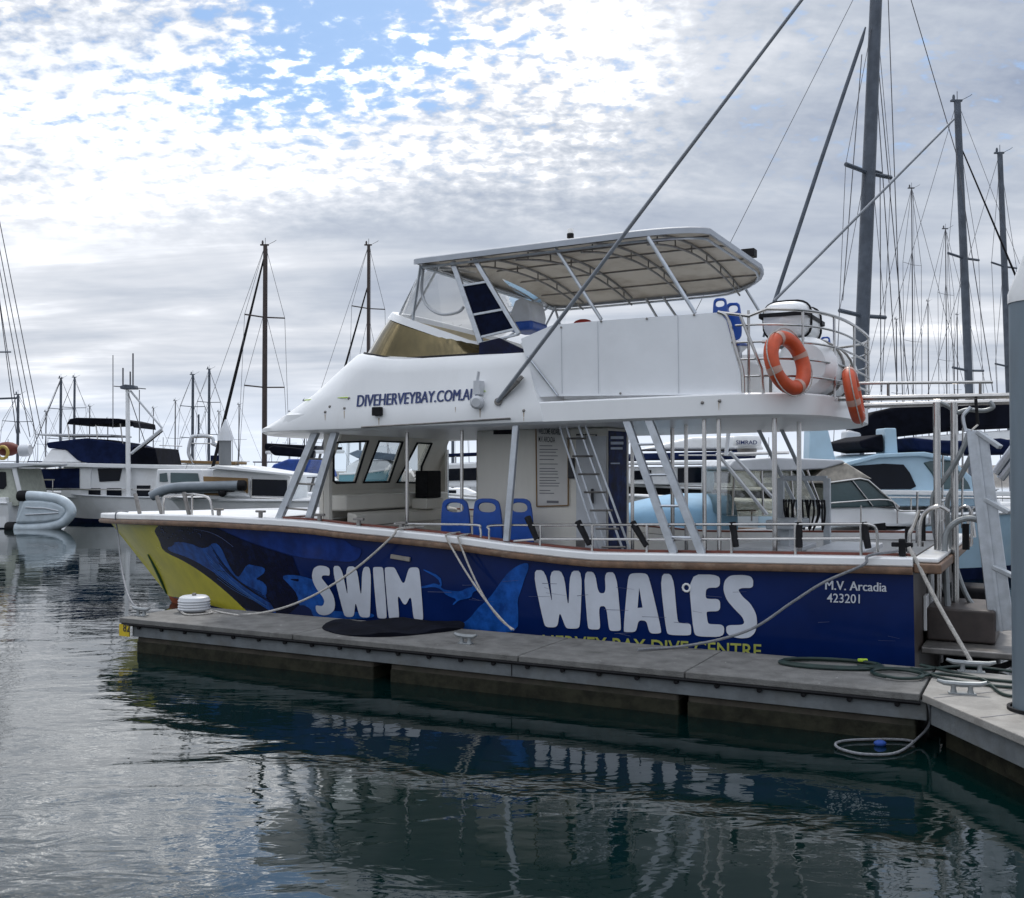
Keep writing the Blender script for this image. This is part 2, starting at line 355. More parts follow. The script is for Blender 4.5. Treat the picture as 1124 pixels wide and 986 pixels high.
# ------------------------------------------------------------------ camera geometry: pixel of the photograph -> point on a plane of the place
CAM = Vector((0, 0, CH))
def ray(px, py):
    d = Vector(((px-IW/2)/FPX, 1, (IH/2-py)/FPX)); c, q = math.cos(PITCH), math.sin(PITCH)
    return Vector((d.x, d.y*c-d.z*q, d.y*q+d.z*c))
def wz(px, py, z):
    d = ray(px, py); return CAM + d*((z-CH)/d.z)
def wy(px, py, y):
    d = ray(px, py); return CAM + d*(y/d.y)
class Fr:                                     # a local frame standing on the water: x along, y away from the viewer, z up
    def __init__(s, o, deg):
        s.o = Vector(o); s.a = R(deg)
        s.M = Matrix.Translation(s.o) @ Matrix.Rotation(s.a, 4, 'Z'); s.I = s.M.inverted()
        s.c = s.I @ CAM
    def d(s, px, py): return s.I.to_3x3() @ ray(px, py)
    def v(s, px, py, y): d = s.d(px, py); return s.c + d*((y-s.c.y)/d.y)
    def z(s, px, py, z): d = s.d(px, py); return s.c + d*((z-s.c.z)/d.z)
    def s(s, px, py, x): d = s.d(px, py); return s.c + d*((x-s.c.x)/d.x)
    def pl(s, px, py, p, n):
        d = s.d(px, py); n = Vector(n); p = Vector(p); return s.c + d*((p-s.c).dot(n)/d.dot(n))
    def px(s, p):
        q = s.M @ Vector(p) - CAM; c, k = math.cos(PITCH), math.sin(PITCH)
        y = q.y*c+q.z*k; z = -q.y*k+q.z*c
        return IW/2+FPX*q.x/y, IH/2-FPX*z/y
    def root(s, name): return empty(name, s.o, s.a)
def text_mesh(txt, bold=0.0, shear=0.0, sp=1.0):
    cu = bpy.data.curves.new('t', 'FONT'); cu.body = txt; cu.offset = bold; cu.shear = shear; cu.space_character = sp; cu.resolution_u = 4; cu.align_x = 'LEFT'
    o = bpy.data.objects.new('t', cu); COL.objects.link(o)
    dg = bpy.context.evaluated_depsgraph_get(); dg.update()
    me = bpy.data.meshes.new_from_object(o.evaluated_get(dg))
    vs = [v.co.copy() for v in me.vertices]; fs = [tuple(p.vertices) for p in me.polygons]
    bpy.data.objects.remove(o); bpy.data.curves.remove(cu); bpy.data.meshes.remove(me)
    x0 = min(v.x for v in vs); x1 = max(v.x for v in vs); y0 = min(v.y for v in vs); y1 = max(v.y for v in vs)
    return [((v.x-x0)/(x1-x0), (v.y-y0)/(y1-y0)) for v in vs], fs
def text_on(name, txt, quad, fn, m, parent, bold=0.0, shear=0.0, sp=1.0):   # quad: pixels top-left, top-right, bottom-right, bottom-left; fn: pixel -> point on the surface
    uv, fs = text_mesh(txt, bold, shear, sp); tl, tr, br, bl = quad; P = []
    for u, v in uv:
        x = (bl[0]*(1-u)+br[0]*u)*(1-v)+(tl[0]*(1-u)+tr[0]*u)*v
        y = (bl[1]*(1-u)+br[1]*u)*(1-v)+(tl[1]*(1-u)+tr[1]*u)*v
        P.append(fn(x, y))
    return MB().add(P, fs).build(name, m, parent, fix=False)
# ================================================================== water, shore
def make_water():
    m = bpy.data.materials.new('sea_water'); m.use_nodes = True; N = NT(m.node_tree)
    co = N.n('ShaderNodeTexCoord').outputs['Object']
    st = N.n('ShaderNodeMapping', {'Vector': co, 'Scale': (0.55, 1.0, 1.0), 'Rotation': (0, 0, R(12))}).outputs[0]
    a = N.noise(st, 0.8, 3, 0.5, 0.6)
    b = N.noise(st, 3.4, 3, 0.55, 0.5)
    c = N.noise(st, 9.0, 3, 0.55)
    sx = N.n('ShaderNodeSeparateXYZ', {0: co})
    # the open side is ruffled; the lee of the pontoon and the boat is calmer
    lee = N.m('MULTIPLY', N.smooth(sx.outputs[0], -5.5, -1.0), N.m('SUBTRACT', 1.0, N.smooth(sx.outputs[1], 11, 22)))
    amp = N.m('SUBTRACT', 1.0, N.m('MULTIPLY', lee, 0.62))
    h = N.m('ADD', N.m('ADD', N.m('MULTIPLY', a, 0.055), N.m('MULTIPLY', b, 0.013)), N.m('MULTIPLY', c, 0.0014))
    far_ = N.m('POWER', N.m('DIVIDE', 8.5, N.m('ADD', 2.0, N.m('MAXIMUM', sx.outputs[1], 4.0)), clamp=True), 1.35)
    h = N.m('MULTIPLY', h, N.m('MULTIPLY', amp, far_))
    bp = N.n('ShaderNodeBump', {'Height': h, 'Strength': 1.0, 'Distance': 1.0}).outputs[0]
    p = N.n('ShaderNodeBsdfPrincipled', {'Base Color': (0.0008, 0.0085, 0.0082, 1), 'Roughness': 0.02, 'IOR': 1.72, 'Normal': bp})
    N.t.links.new(p.outputs[0], N.n('ShaderNodeOutputMaterial').inputs[0])
    o = MB().poly([(-4000,-60,.08),(4000,-60,.08),(4000,7000,.08),(-4000,7000,.08)]).build('water', m)
    o['kind'] = 'structure'
make_water()
mb = MB(); rows = []
for i in range(60):
    x = -420+i*15; h = 3.0+1.0*math.sin(i*0.7)+random.uniform(-.4,.4)
    rows.append([(x, 330, -1), (x, 334, h*0.55), (x, 340, h), (x, 352, h), (x, 360, -1)])
o = mb.grid(rows).build('breakwater', ROCK); o['kind'] = 'structure'
# ================================================================== dive boat
BO = Vector((-9.22367451, 18.1088979, 0)); BL = 15.3; VC = 2.4
bt = Fr(BO, -28)
boat = bt.root('dive_boat')
tag(boat, 'big white and navy whale tour boat with yellow bow, tied along the near pontoon', 'boat')
Z0 = 0.20
def bgun(s): 
    return 2.4 if s >= 8.6 else 2.4*max(0.0, 1-((8.6-s)/8.6)**2.15)**0.9
GP = [(108,563),(170,564.5),(233,566),(300,569.5),(340,572),(380,577),(430,581.5),(495,588),(560,597),(620,603.5),(647,606),(660,606.7),(800,608.5),(960,611),(1003,612)]
ZG = []
for px, py in GP:
    lo, hi = 0.0, 15.4
    for _ in range(40):
        mid = (lo+hi)/2; q = bt.px((mid, VC-bgun(mid), 1.7))[0]
        if q < px: lo = mid
        else: hi = mid
    s = (lo+hi)/2; d = bt.d(px, py); t = ((VC-bgun(s))-bt.c.y)/d.y
    ZG.append((s, bt.c.z+d.z*t))
def zg(s):
    if s <= ZG[0][0]: return ZG[0][1]
    for (a, za), (b, zb) in zip(ZG, ZG[1:]):
        if s <= b: return za+(zb-za)*(s-a)/(b-a)
    return ZG[-1][1]
def stem(h): return 1.80*(1-h)**0.92
def hpt(f, h, side=-1, off=0.0):           # f along the hull from stem to stern, h from boot top to sheer
    s = stem(h)+f*(BL-stem(h)); z = Z0+h*(zg(s)-Z0)
    hh = max(0.0, min(1.0, h)); ls = stem(hh); span = 8.6-ls*0.35
    q = (s-ls)
    full = 2.4-0.12*(1-hh)
    p = 1.75+0.40*hh; e = 1.0-0.1*hh
    b = full if q >= span else full*max(0.0, 1-((span-q)/span)**p)**e
    return Vector((s, VC+side*b, z))
def hn(f, h, side=-1):
    a = hpt(min(f+.004,1), h, side)-hpt(max(f-.004,0), h, side); b = hpt(f, min(h+.01,1), side)-hpt(f, max(h-.01,0), side)
    n = a.cross(b).normalized()
    return n if n.y*side > 0 else -n
FS = [(i/70)**1.25 for i in range(71)]; HS = [i/14 for i in range(15)]
def hull_rows(side): return [[hpt(f, h, side) for h in HS] for f in FS]
mb = MB().grid(hull_rows(-1)).grid(hull_rows(1))
hull = mb.build('hull', NAVY, boat, ang=60)
nv = [tuple(p) for r in hull_rows(-1) for p in r]; nc = len(HS)
bvh = BVHTree.FromPolygons(nv, [(i*nc+j, i*nc+j+1, (i+1)*nc+j+1, (i+1)*nc+j) for i in range(len(FS)-1) for j in range(nc-1)])
def hit_fh(px, py):
    d = bt.d(px, py).normalized(); loc = bvh.ray_cast(bt.c, d)[0]
    if loc is None: return None
    h = (loc.z-Z0)/(zg(loc.x)-Z0); f = (loc.x-stem(h))/(BL-stem(h)); return (f, h)
def on_hull(off):
    def fn(px, py):
        q = hit_fh(px, py)
        if q is None: return hpt(0, 0)
        f, h = q; return hpt(f, h)+hn(f, h)*off
    return fn
def hull_decal(name, m, fh, off, side=-1, both=False):
    vs, fs, bd = cdt(fh, (), (0.012, 0.07))
    mb = MB()
    for sd in ((-1, 1) if both else (-1,)):
        mb.add([hpt(f, h, sd)+hn(f, h, sd)*off for f, h in vs], fs)
    return mb.build(name, m, hull, ang=60, fix=False)
def px_decal(name, m, pts, off, org=(0,0), sc=1.0, rnd=1):
    pp = [hit_fh(org[0]+x*sc, org[1]+y*sc) for x, y in pts]; pp = [p for p in pp if p]
    if rnd: pp = chaikin(pp, rnd)
    pp = [(max(0, min(1, f)), max(0, min(1, h))) for f, h in pp]
    return hull_decal(name, m, pp, off)
SCUFF = mat('scuff_pale', (0.07, 0.085, 0.17), 0.5); SPOT = mat('barnacle_spot', (0.02, 0.045, 0.15), 0.4, var=0.5, scale=30); PLEAT = mat('pleat_light', (0.05, 0.17, 0.50), 0.35)
# bottom and boot top
rows = [[hpt(f, 0, -1), hpt(f, 0, -1)*0.5+Vector((stem(0)*.5+f*(BL-stem(0))*.5+0.25*(1-f), VC*.5, -.25)) , Vector((stem(0)+0.5*(1-f)+f*(BL-stem(0)-.0), VC, -0.6)), hpt(f, 0, 1)*0.5+Vector((stem(0)*.5+f*(BL-stem(0))*.5+.25*(1-f), VC*.5, -.25)), hpt(f, 0, 1)] for f in FS]
MB().grid(rows).build('hull_bottom', REDAF, boat, ang=60)
C1 = (160, 560); K1 = 170/1124
edge = [(140,92),(75,130),(65,155),(100,215),(120,280),(155,310),(250,355),(340,405),(450,480),(560,570),(650,650),(720,720),(790,800)]
efh = [hit_fh(C1[0]+x*K1, C1[1]+y*K1) for x, y in edge]; efh = [p for p in efh if p]
fe = efh[-1][0]
efh = [(efh[0][0], 0.93)]+efh[1:] if efh[0][1] < 0.93 else efh
yel = [(0.0, 1.0), (efh[0][0], 1.0)]+efh+[(min(fe+0.02, 0.4), 0.0), (0.0, 0.0)]
hull_decal('bow_paint', YELLOW, yel, 0.004, both=True)
px_decal('whale_body', DNAVY, [(140,97),(75,130),(65,155),(100,215),(120,280),(155,310),(250,355),(340,405),(450,480),(560,570),(650,650),(720,720),(790,790),(1124,790),(1124,355),(900,285),(700,215),(520,130),(400,112)], 0.007, C1, K1)
px_decal('sea_patch', SBLUE, [(520,124),(700,130),(1124,155),(1300,190),(1500,230),(1480,330),(1300,360),(1124,345),(900,278),(700,208),(590,160)], 0.008, C1, K1)
px_decal('whale_belly', MBLUE, [(155,270),(205,258),(215,225),(330,240),(400,275),(455,270),(490,235),(530,245),(560,290),(590,360),(630,440),(675,490),(700,455),(740,390),(790,400),(865,415),(870,450),(830,480),(800,500),(840,510),(880,545),(885,590),(870,625),(920,690),(960,760),(880,715),(780,650),(650,560),(500,450),(350,360),(250,320),(180,300)], 0.010, C1, K1)
px_decal('whale_fin', MBLUE, [(985,480),(1050,466),(1150,480),(1260,520),(1320,600),(1330,700),(1240,760),(1170,690),(1110,690),(1105,610),(1050,545)], 0.010, C1, K1)
for k in range(4):
    g = [(470+k*22, 240+k*8+k*38), (560+k*20, 380+k*30), (680+k*25, 520+k*18), (850+k*20, 600+k*22)]
    pts = chaikin(g, 2, closed=False); lo = [(x-1, y+4+k) for x, y in pts][::-1]
    px_decal('whale_groove', DNAVY, pts+lo, 0.0125, C1, K1, 0)
px_decal('whale_highlight', LBLUE, chaikin([(350,135),(470,155),(560,200),(640,265)], 2, False)+chaikin([(640,268),(560,205),(470,159),(350,137)], 2, False), 0.010, C1, K1, 0)
C2 = (320, 580); K2 = 160/1124
px_decal('swell_shape', SBLUE, [(235,245),(260,210),(330,165),(340,135),(440,125),(540,155),(545,190),(510,245),(440,260),(340,250)], 0.010, C2, K2, 2)
px_decal('sea_patch', MBLUE, [(150,560),(210,600),(330,640),(480,640),(640,655),(640,690),(480,698),(240,692),(160,680)], 0.009, C2, K2, 2)
C3 = (460, 580); K3 = 140/1062
px_decal('whale_tail', MBLUE, [(550,615),(620,540),(680,450),(750,360),(830,305),(895,285),(915,300),(910,350),(880,420),(850,520),(820,600),(830,700),(825,850),(690,870),(420,855),(330,810),(420,755),(470,690),(510,645)], 0.009, C3, K3, 1)
px_decal('swimmer_picture', MBLUE, [(180,490),(215,510),(270,520),(350,525),(400,495),(450,490),(445,450),(470,440),(490,470),(495,515),(450,530),(440,575),(380,590),(330,600),(290,640),(280,630),(320,590),(260,570),(215,545),(190,510),(130,485),(20,502),(10,485),(90,470),(130,455),(185,478),(160,415),(30,345),(50,342),(180,400),(195,470)], 0.009, C3, K3, 1)
S1 = {'S': [(300,365),(300,310),(270,290),(215,285),(175,305),(162,360),(170,410),(200,470),(245,525),(260,560),(250,590),(235,598),(190,590),(195,635),(215,660),(255,670),(300,660),(335,630),(342,580),(330,520),(295,455),(255,405),(235,380),(245,362),(265,360)],
 'W': [(313,290),(388,287),(443,550),(420,293),(508,292),(543,552),(550,295),(619,297),(612,670),(600,685),(550,685),(528,672),(498,560),(488,668),(470,682),(425,680),(408,662)],
 'I': [(630,305),(645,297),(700,297),(713,310),(741,680),(730,693),(680,693),(664,680)],
 'M': [(720,310),(735,298),(790,298),(805,310),(870,445),(905,315),(925,300),(975,300),(992,320),(1022,692),(1010,707),(965,706),(944,688),(926,510),(880,605),(820,500),(836,682),(825,698),(770,698),(753,685)]}
S2 = {'W': [(60,104),(117,103),(150,268),(134,106),(197,106),(219,284),(225,106),(280,106),(270,350),(258,361),(215,361),(205,353),(180,285),(172,345),(160,355),(125,355),(111,344)],
 'H': [(285,110),(335,110),(350,205),(383,205),(378,112),(430,113),(452,363),(442,371),(405,371),(397,362),(385,262),(352,262),(359,357),(350,365),(312,364),(303,354)],
 'A': [(460,372),(480,140),(492,117),(555,116),(573,130),(630,375),(620,382),(585,383),(573,372),(562,326),(527,324),(518,367),(508,376),(470,376)],
 'L': [(620,120),(680,119),(698,325),(708,336),(757,336),(760,385),(748,391),(665,389),(649,377)],
 'E': [(746,122),(885,123),(886,180),(825,181),(822,222),(830,230),(886,230),(887,284),(830,285),(826,292),(832,335),(840,341),(905,343),(902,398),(790,396),(769,382)],
 'S': [(1030,182),(1033,150),(1022,130),(985,124),(930,126),(905,150),(900,190),(915,235),(950,275),(985,310),(994,336),(980,345),(915,345),(912,375),(930,395),(975,404),(1015,401),(1040,380),(1050,340),(1045,295),(1020,250),(985,220),(965,190),(980,182)]}
fnl = on_hull(0.014)
for dct, org, k in ((S1, (320,580), 160/1124), (S2, (570,600), 280/1124)):
    for ch, pts in dct.items():
        holes = [[(523,270),(530,180),(545,268)]] if ch == 'A' else []
        conv = lambda L, it: [(org[0]+x*k, org[1]+y*k) for x, y in chaikin(L, it, f=0.2)]
        vs, fs, bd = cdt(conv(pts, 2), [conv(h, 0) for h in holes], (4, 6))
        MB().add([fnl(*p) for p in vs], fs).build('painted_letter', DECAL, hull, fix=False)
text_on('painted_name', 'HERVEY BAY DIVE CENTRE', [(596,696.5),(836,707),(836,722),(596,713)], fnl, DECALY, hull, 0.012)
for k_ in range(2): text_on('painted_name', 'M.V. Arcadia', [(906+k_*.6,637),(973+k_*.6,639.5),(973+k_*.6,649.5),(906+k_*.6,647)], on_hull(.014+k_*.001), DECAL, hull, 0.0)
text_on('painted_number', '423201', [(908,651),(944,652.3),(944,662.3),(908,661)], fnl, DECAL, hull, 0.006)
# ring skin fitting, exhaust plate, strake on the bow
c = on_hull(0.015)(754, 645); MB().tube([c+Vector((0.045*math.cos(a*.628), 0, 0.045*math.sin(a*.628))) for a in range(10)], 0.014, 6, True).build('skin_fitting', WHITE2, hull)
a, b = on_hull(0.02)(430, 610.5), on_hull(0.02)(451, 614); MB().bar(a, b, 0.03, 0.06).build('hull_vent', mat('vent_tan', (.27,.25,.22), .6), hull, 0.006)
pts = [p for p in [hit_fh(160+x*K1, 560+y*K1) for x, y in ((20,320),(60,390),(100,470),(130,540),(155,605))] if p]
MB().tube([hpt(f, h)+hn(f, h)*0.012 for f, h in pts], [.015,.03,.035,.03,.015][:len(pts)], 6).build('spray_strake', GREENS, hull)
random.seed(11)
for k in range(26):                       # fender rubs and scratches in the paint
    x = random.uniform(470, 990); y = random.uniform(640, 705)+(x-700)*.02; l_ = random.uniform(6, 28); dy = random.uniform(-1.5, 3.5); w_ = random.uniform(.25, .7)
    q = [hit_fh(*p) for p in ((x, y), (x+l_, y+dy), (x+l_, y+dy+w_*.6), (x, y+w_))]
    if all(q) and min(p[1] for p in q) > .05:
        MB().poly([hpt(f, h)+hn(f, h)*.0165 for f, h in q]).build('paint_scuff', SCUFF, hull, fix=False)
for k in range(40):                       # barnacle spots on the painted whale's head
    x = random.uniform(90, 440); y = 118+random.uniform(0, 110)*(1-abs(x-250)/500); r_ = random.uniform(1.5, 6)
    q = [hit_fh(C1[0]+(x+r_*math.cos(a)*random.uniform(.6,1.3))*K1, C1[1]+(y+r_*math.sin(a)*random.uniform(.5,1))*K1) for a in [i*.9 for i in range(7)]]
    if all(q): MB().poly([hpt(f, h)+hn(f, h)*.012 for f, h in q]).build('whale_spot', SPOT, hull, fix=False)
for k in range(9):                        # pale throat pleats on the belly
    g = [(440+k*14, 300+k*32), (540+k*16, 420+k*26), (660+k*20, 540+k*18), (800+k*14, 640+k*9)]
    pts = chaikin(g, 2, closed=False); lo_ = [(x-.6, y+2.6) for x, y in pts][::-1]
    q = [hit_fh(C1[0]+x*K1, C1[1]+y*K1) for x, y in pts+lo_]
    if all(q) and k < 7: hull_decal('whale_pleat', PLEAT, [(f, max(0, h)) for f, h in q], .0118)
# gunwale: cap, strake, red inner trim, swept round the bow
near = [i*0.15 for i in range(0, 7)]+[1.2+i*0.4 for i in range(0, 36)]; near = [s for s in near if s < BL]+[BL]
def sweep(side_in, prof, s0=0.0, far=True):
    rows = []
    def row(s, sd):
        b = bgun(s); e = 0.02
        ds = (bgun(s+e)-bgun(max(s-e, 0)))/(s+e-max(s-e, 0))
        n = Vector((-ds, sd, 0)).normalized() if s > 0.001 else Vector((-1, 0, 0))
        if s <= 0.001: n = Vector((-1, 0.0, 0))
        p = Vector((s, VC+sd*b, zg(s)))
        return [p+n*o+Vector((0, 0, z)) for o, z in prof]
    L = [row(s, -1) for s in near[::-1] if s >= s0]
    if far: L += [row(s, 1) for s in near[1:] if s >= s0]
    return MB().grid(L, cv=True).add(L[0], [tuple(range(len(prof)))]).add(L[-1], [tuple(range(len(prof)))])
sweep(0, [(0.035,0.0),(0.05,-0.02),(0.05,-0.085),(0.035,-0.10),(-0.20,-0.10),(-0.20,0.0)]).build('gunwale', WHITE, boat, ang=30)
sweep(0, [(0.03,-0.10),(0.075,-0.112),(0.085,-0.145),(0.07,-0.178),(0.03,-0.185),(-0.01,-0.185),(-0.01,-0.10)]).build('rubbing_strake', WOOD, boat, ang=50)
sweep(0, [(-0.14,0.001),(-0.14,0.03),(-0.20,0.03),(-0.20,0.001)], 6.3).build('gunwale_trim', REDWOOD, boat)
# bulwark inner face, main deck, foredeck
def hbz(s, z):
    h = (z-Z0)/(zg(s)-Z0); f = (s-stem(h))/(BL-stem(h)); return abs(hpt(f, h).y-VC)
ins = [6.6+i*.5 for i in range(18)]
mb = MB()
for sd in (-1, 1):
    mb.grid([[(s, VC+sd*(bgun(s)-.17), zg(s)-.11), (s, VC+sd*(hbz(s, .75)-.10), 0.75)] for s in ins])
mb.build('bulwark_lining', WHITE2, boat)
MB().grid([[(s, VC-hbz(s, .75)+.06, .75), (s, VC+hbz(s, .75)-.06, .75)] for s in ins+[15.25]]).build('main_deck', GREYW, boat)
mb = MB(); fr = [i*0.4 for i in range(1, 18)]
mb.grid([[(s, VC-max(bgun(s)-.18, .01), zg(s)-.05), (s, VC, zg(s)+.02), (s, VC+max(bgun(s)-.18, .01), zg(s)-.05)] for s in fr]).build('foredeck', WHITE2, boat, ang=60)
MB().prism([(6.75, VC-sg_*(hbz(6.8, z)-.12), z) for sg_, z in ((1,.76),(1,1.72),(-1,1.72),(-1,.76))], (.08,0,0)).build('deck_step', WHITE2, boat)
# transom
ts = [hpt(1, h, -1)-Vector((0.004,0,0)) for h in HS]+[hpt(1, h, 1)-Vector((.004,0,0)) for h in HS[::-1]]
TRANS = mat('transom_paint', (0.045, 0.035, 0.032), 0.5, var=0.3, scale=4, dirt=(0.16, 0.13, 0.11), dirtamt=0.5)
transom = MB().poly(ts).poly([hpt(1,0,-1)-Vector((.004,0,0)), hpt(1,0,1)-Vector((.004,0,0)), (BL-.004, VC, -.6)]).build('transom', TRANS, boat)
mb = MB(); zt = zg(BL)
mb.box((BL+.0, .05, zt-.005), (BL+.25, 4.75, zt-.06)).build('transom_cap', WHITE, transom, .02)
MB().box((BL+.0, .0, zt-.063), (BL+.28, 4.8, zt-.17)).build('transom_strake', WOOD, transom, .02)
for i, (v0, v1, z0, z1) in enumerate(((.9,1.15,.75,1.15),(1.35,1.75,.95,1.35),(2.6,2.8,.8,1.25),(3.4,3.7,.8,1.3))):
    MB().box((BL+.002, v0, z0), (BL+.04, v1, z1)).build('transom_panel', WHITE2, transom, .008)
# ------------------------------------------------------------------ upper deck slab and fairing
def ring(sf, sc, sa, hb, zf, e=2.5, ns=8, na=36):
    out = []
    L = [sa+(sc-sa)*i/ns for i in range(ns)]
    out += [(s, VC-hb) for s in L]
    for k in range(na+1):
        ph = math.pi*k/na; cs, sn = math.cos(ph), math.sin(ph)
        out.append((sc-(sc-sf)*abs(sn)**(2/e), VC-hb*math.copysign(abs(cs)**(2/e), cs)))
    out += [(s, VC+hb) for s in L[::-1]]
    return [Vector((s, v, zf(s))) for s, v in out]
def zsl(s): return 3.13+0.011*(s-4.3)          # soffit height
def aft(sc, sa, hb, zf, e=3.0, na=28):
    out = []
    for k in range(na+1):
        ph = math.pi*k/na; cs, sn = math.cos(ph), math.sin(ph)
        s = sc+(sa-sc)*abs(sn)**(2/e); out.append(Vector((s, VC+hb*math.copysign(abs(cs)**(2/e), cs), zf(s))))
    return out
NF = 5.40
def slab_outline(hb, sf, sa, zf): return ring(sf, 6.9, 12.9, hb, zf)[1:-1]+aft(12.9, sa, hb, zf)
lo = slab_outline(2.424, NF+.02, 14.36, zsl); hi_ = slab_outline(2.42, NF+.7, 14.36, lambda s: zsl(s)+.235)
lo2 = slab_outline(2.36, NF+.08, 14.29, lambda s: zsl(s)-.03)
up2 = slab_outline(2.39, NF+.8, 14.33, lambda s: zsl(s)+.255)
MB().grid([lo2, lo, hi_, up2], cv=True).poly(lo2).poly(up2).build('upper_deck', WHITE, boat, ang=40)
ZT = 4.13
r0 = ring(NF, 6.9, 10.9, 2.43, lambda s: zsl(s)+.005)
r1 = ring(NF+.0, 6.9, 10.9, 2.435, lambda s: zsl(s)+.06)
r2 = ring(NF+.50, 7.2, 10.85, 2.425, lambda s: zsl(s)+.24)
up = lambda s, a: a*max(0.0, min(1.0, (8.5-s)/1.35))
r3 = ring(6.40, 7.8, 10.75, 2.36, lambda s: 3.62+up(s, .10))
r4 = ring(6.92, 8.15, 10.66, 2.31, lambda s: 3.92+up(s, .18))
r5 = ring(7.2, 8.4, 10.6, 2.27, lambda s: ZT-.03+up(s, .27))
r6 = ring(7.27, 8.42, 10.55, 2.23, lambda s: ZT+up(s, .27))
fairing = MB().grid([r0, r1, r2, r3, r4, r5, r6]).poly(r6).poly([r[0] for r in (r0,r1,r2,r3,r4,r5,r6)]+[r[-1] for r in (r6,r5,r4,r3,r2,r1,r0)]).build('fairing', WHITE, boat, ang=45)
fv = MB().grid([r0, r1, r2, r3, r4, r5, r6]); fb = BVHTree.FromPolygons([tuple(p) for p in fv.v], fv.f)
def on_fair(off):
    def fn(px, py):
        d = bt.d(px, py).normalized(); loc, n, i, t = fb.ray_cast(bt.c, d)
        if loc is None: return bt.v(px, py, -.05)
        if n.dot(d) > 0: n = -n
        return loc+n*off
    return fn
for k_ in range(3): text_on('painted_name', 'DIVEHERVEYBAY.COM.AU', [(391.6+k_*.5,434),(523.6+k_*.5,426.5),(523.6+k_*.5,439),(391.6+k_*.5,447)], on_fair(0.008+k_*.001), NAVYTXT, fairing, 0.0, 0.15, 1.0)
ff = on_fair(0.03)
a = ff(416, 452); MB().box(a-Vector((.07,.05,.06)), a+Vector((.07,.03,.06))).build('speaker', BLACK, fairing, .01)
c = ff(527, 436)
mb = MB().lathe([(0,0),(.07,0),(.09,.03),(.09,.10),(.06,.13),(0,.13)], c+Vector((0,-.02,-.08)), (0.3,-1,-.1), 14); mb.box(c+Vector((-.04,-.08,.02)), c+Vector((.05,.05,.20))); mb.tube([c+Vector((0,-.05,.18)), c+Vector((.03,-.06,.32))], .02, 6)
mb.build('searchlight', GREYW, fairing)
for (xa, ya, xb, yb) in ((336,441,383,437),(533,430,592,424)):
    MB().tube([ff(xa, ya)-Vector((0,0,0)), ff(xb, yb)], 0.008, 5).build('lime_pinstripe', LIME, fairing)
for x, y in ((357,453),(362,447),(378,449),(383,438),(575,451),(676,455),(682,455),(697,455),(711,452),(770,442),(789,440)):
    MB().sphere(ff(x, y)-Vector((0,-.03,0)), .022, 8).build('fairing_bolt', DSTEEL, fairing)
RUST = mat('rust_streak', (0.42, 0.33, 0.24), 0.6, var=0.2, scale=20)
for x, y, l_, w_ in ((357,455,7,.5),(378,451,9,.6),(416,459,8,.7),(575,453,10,.6),(682,457,4,.5),(700,447,9,.5),(789,442,9,.6),(527,447,12,.7),(500,447,6,.4)):
    fo = on_fair(.004); MB().poly([fo(x-w_, y), fo(x+w_, y), fo(x+w_*.4, y+l_), fo(x-w_*.3, y+l_*.9)]).build('rust_streak', RUST, fairing, fix=False)
MB().tube([ff(398, 469), ff(460, 465.5), ff(560, 459.5), ff(655, 455)], 0.014, 6).build('drip_rail', DSTEEL, fairing)
# fixings around the roof edge
# ------------------------------------------------------------------ flybridge cowl with tinted screen
CT = lambda s: 5.02-.70*max(0, min(1, (s-7.7)/1.95))**1.0
c0 = ring(7.29, 8.43, 9.95, 2.18, lambda s: ZT+.004+up(s, .27), 2.3); c1 = ring(6.95, 8.35, 9.55, 1.98, lambda s: CT(s)-.20+.0*s if s < 8 else CT(s)-.20, 2.3)
c1 = ring(7.75, 8.6, 9.85, 1.98, CT, 2.3)
cmid = [a*.45+b*.55+Vector((0,0,.02)) for a, b in zip(c0, c1)]
cowl = MB().grid([c0, cmid, c1]).build('tinted_screen', GOLD, boat, ang=60)
MB().grid([[p*.97+Vector((8.3,VC,4.4))*.03 for p in c0], [p*.97+Vector((8.3,VC,4.5))*.03 for p in c1]]).build('screen_lining', CREAM, cowl, ang=60)
k0 = [p+Vector((0,0,-.012)) for p in c1]; 
k1 = ring(7.67, 8.55, 9.9, 2.03, lambda s: CT(s)-.085, 2.3)
k2 = ring(7.74, 8.6, 9.88, 2.0, lambda s: CT(s)+.02, 2.3); k3 = ring(7.84, 8.65, 9.86, 1.92, lambda s: CT(s)+.02, 2.3); k4 = ring(7.84, 8.65, 9.86, 1.92, lambda s: CT(s)-.06, 2.3)
MB().grid([k1, k2, k3, k4], ).build('cowl_rim', WHITE, cowl, ang=40)
MB().tube([p+Vector((0,0,.012)) for p in ring(7.25, 8.42, 9.9, 2.20, lambda s: ZT+up(s, .27), 2.3)], 0.02, 6).build('screen_seal', BLACK, cowl)
q = [bt.v(x, y, .16) for x, y in ((526,376.5),(548,371),(577,385),(574,388),(526,389))]
MB().prism(q, (0,.05,0)).build('wing_panel', DNAVY, boat)
# white side wing rising to the canvas
q = [bt.v(x, y, .14) for x, y in ((577,387),(571,377),(606,357.5),(604,368),(585,432),(560,432))]
MB().prism(q, (0,.03,0)).build('wing_coaming', CANVAS, boat)
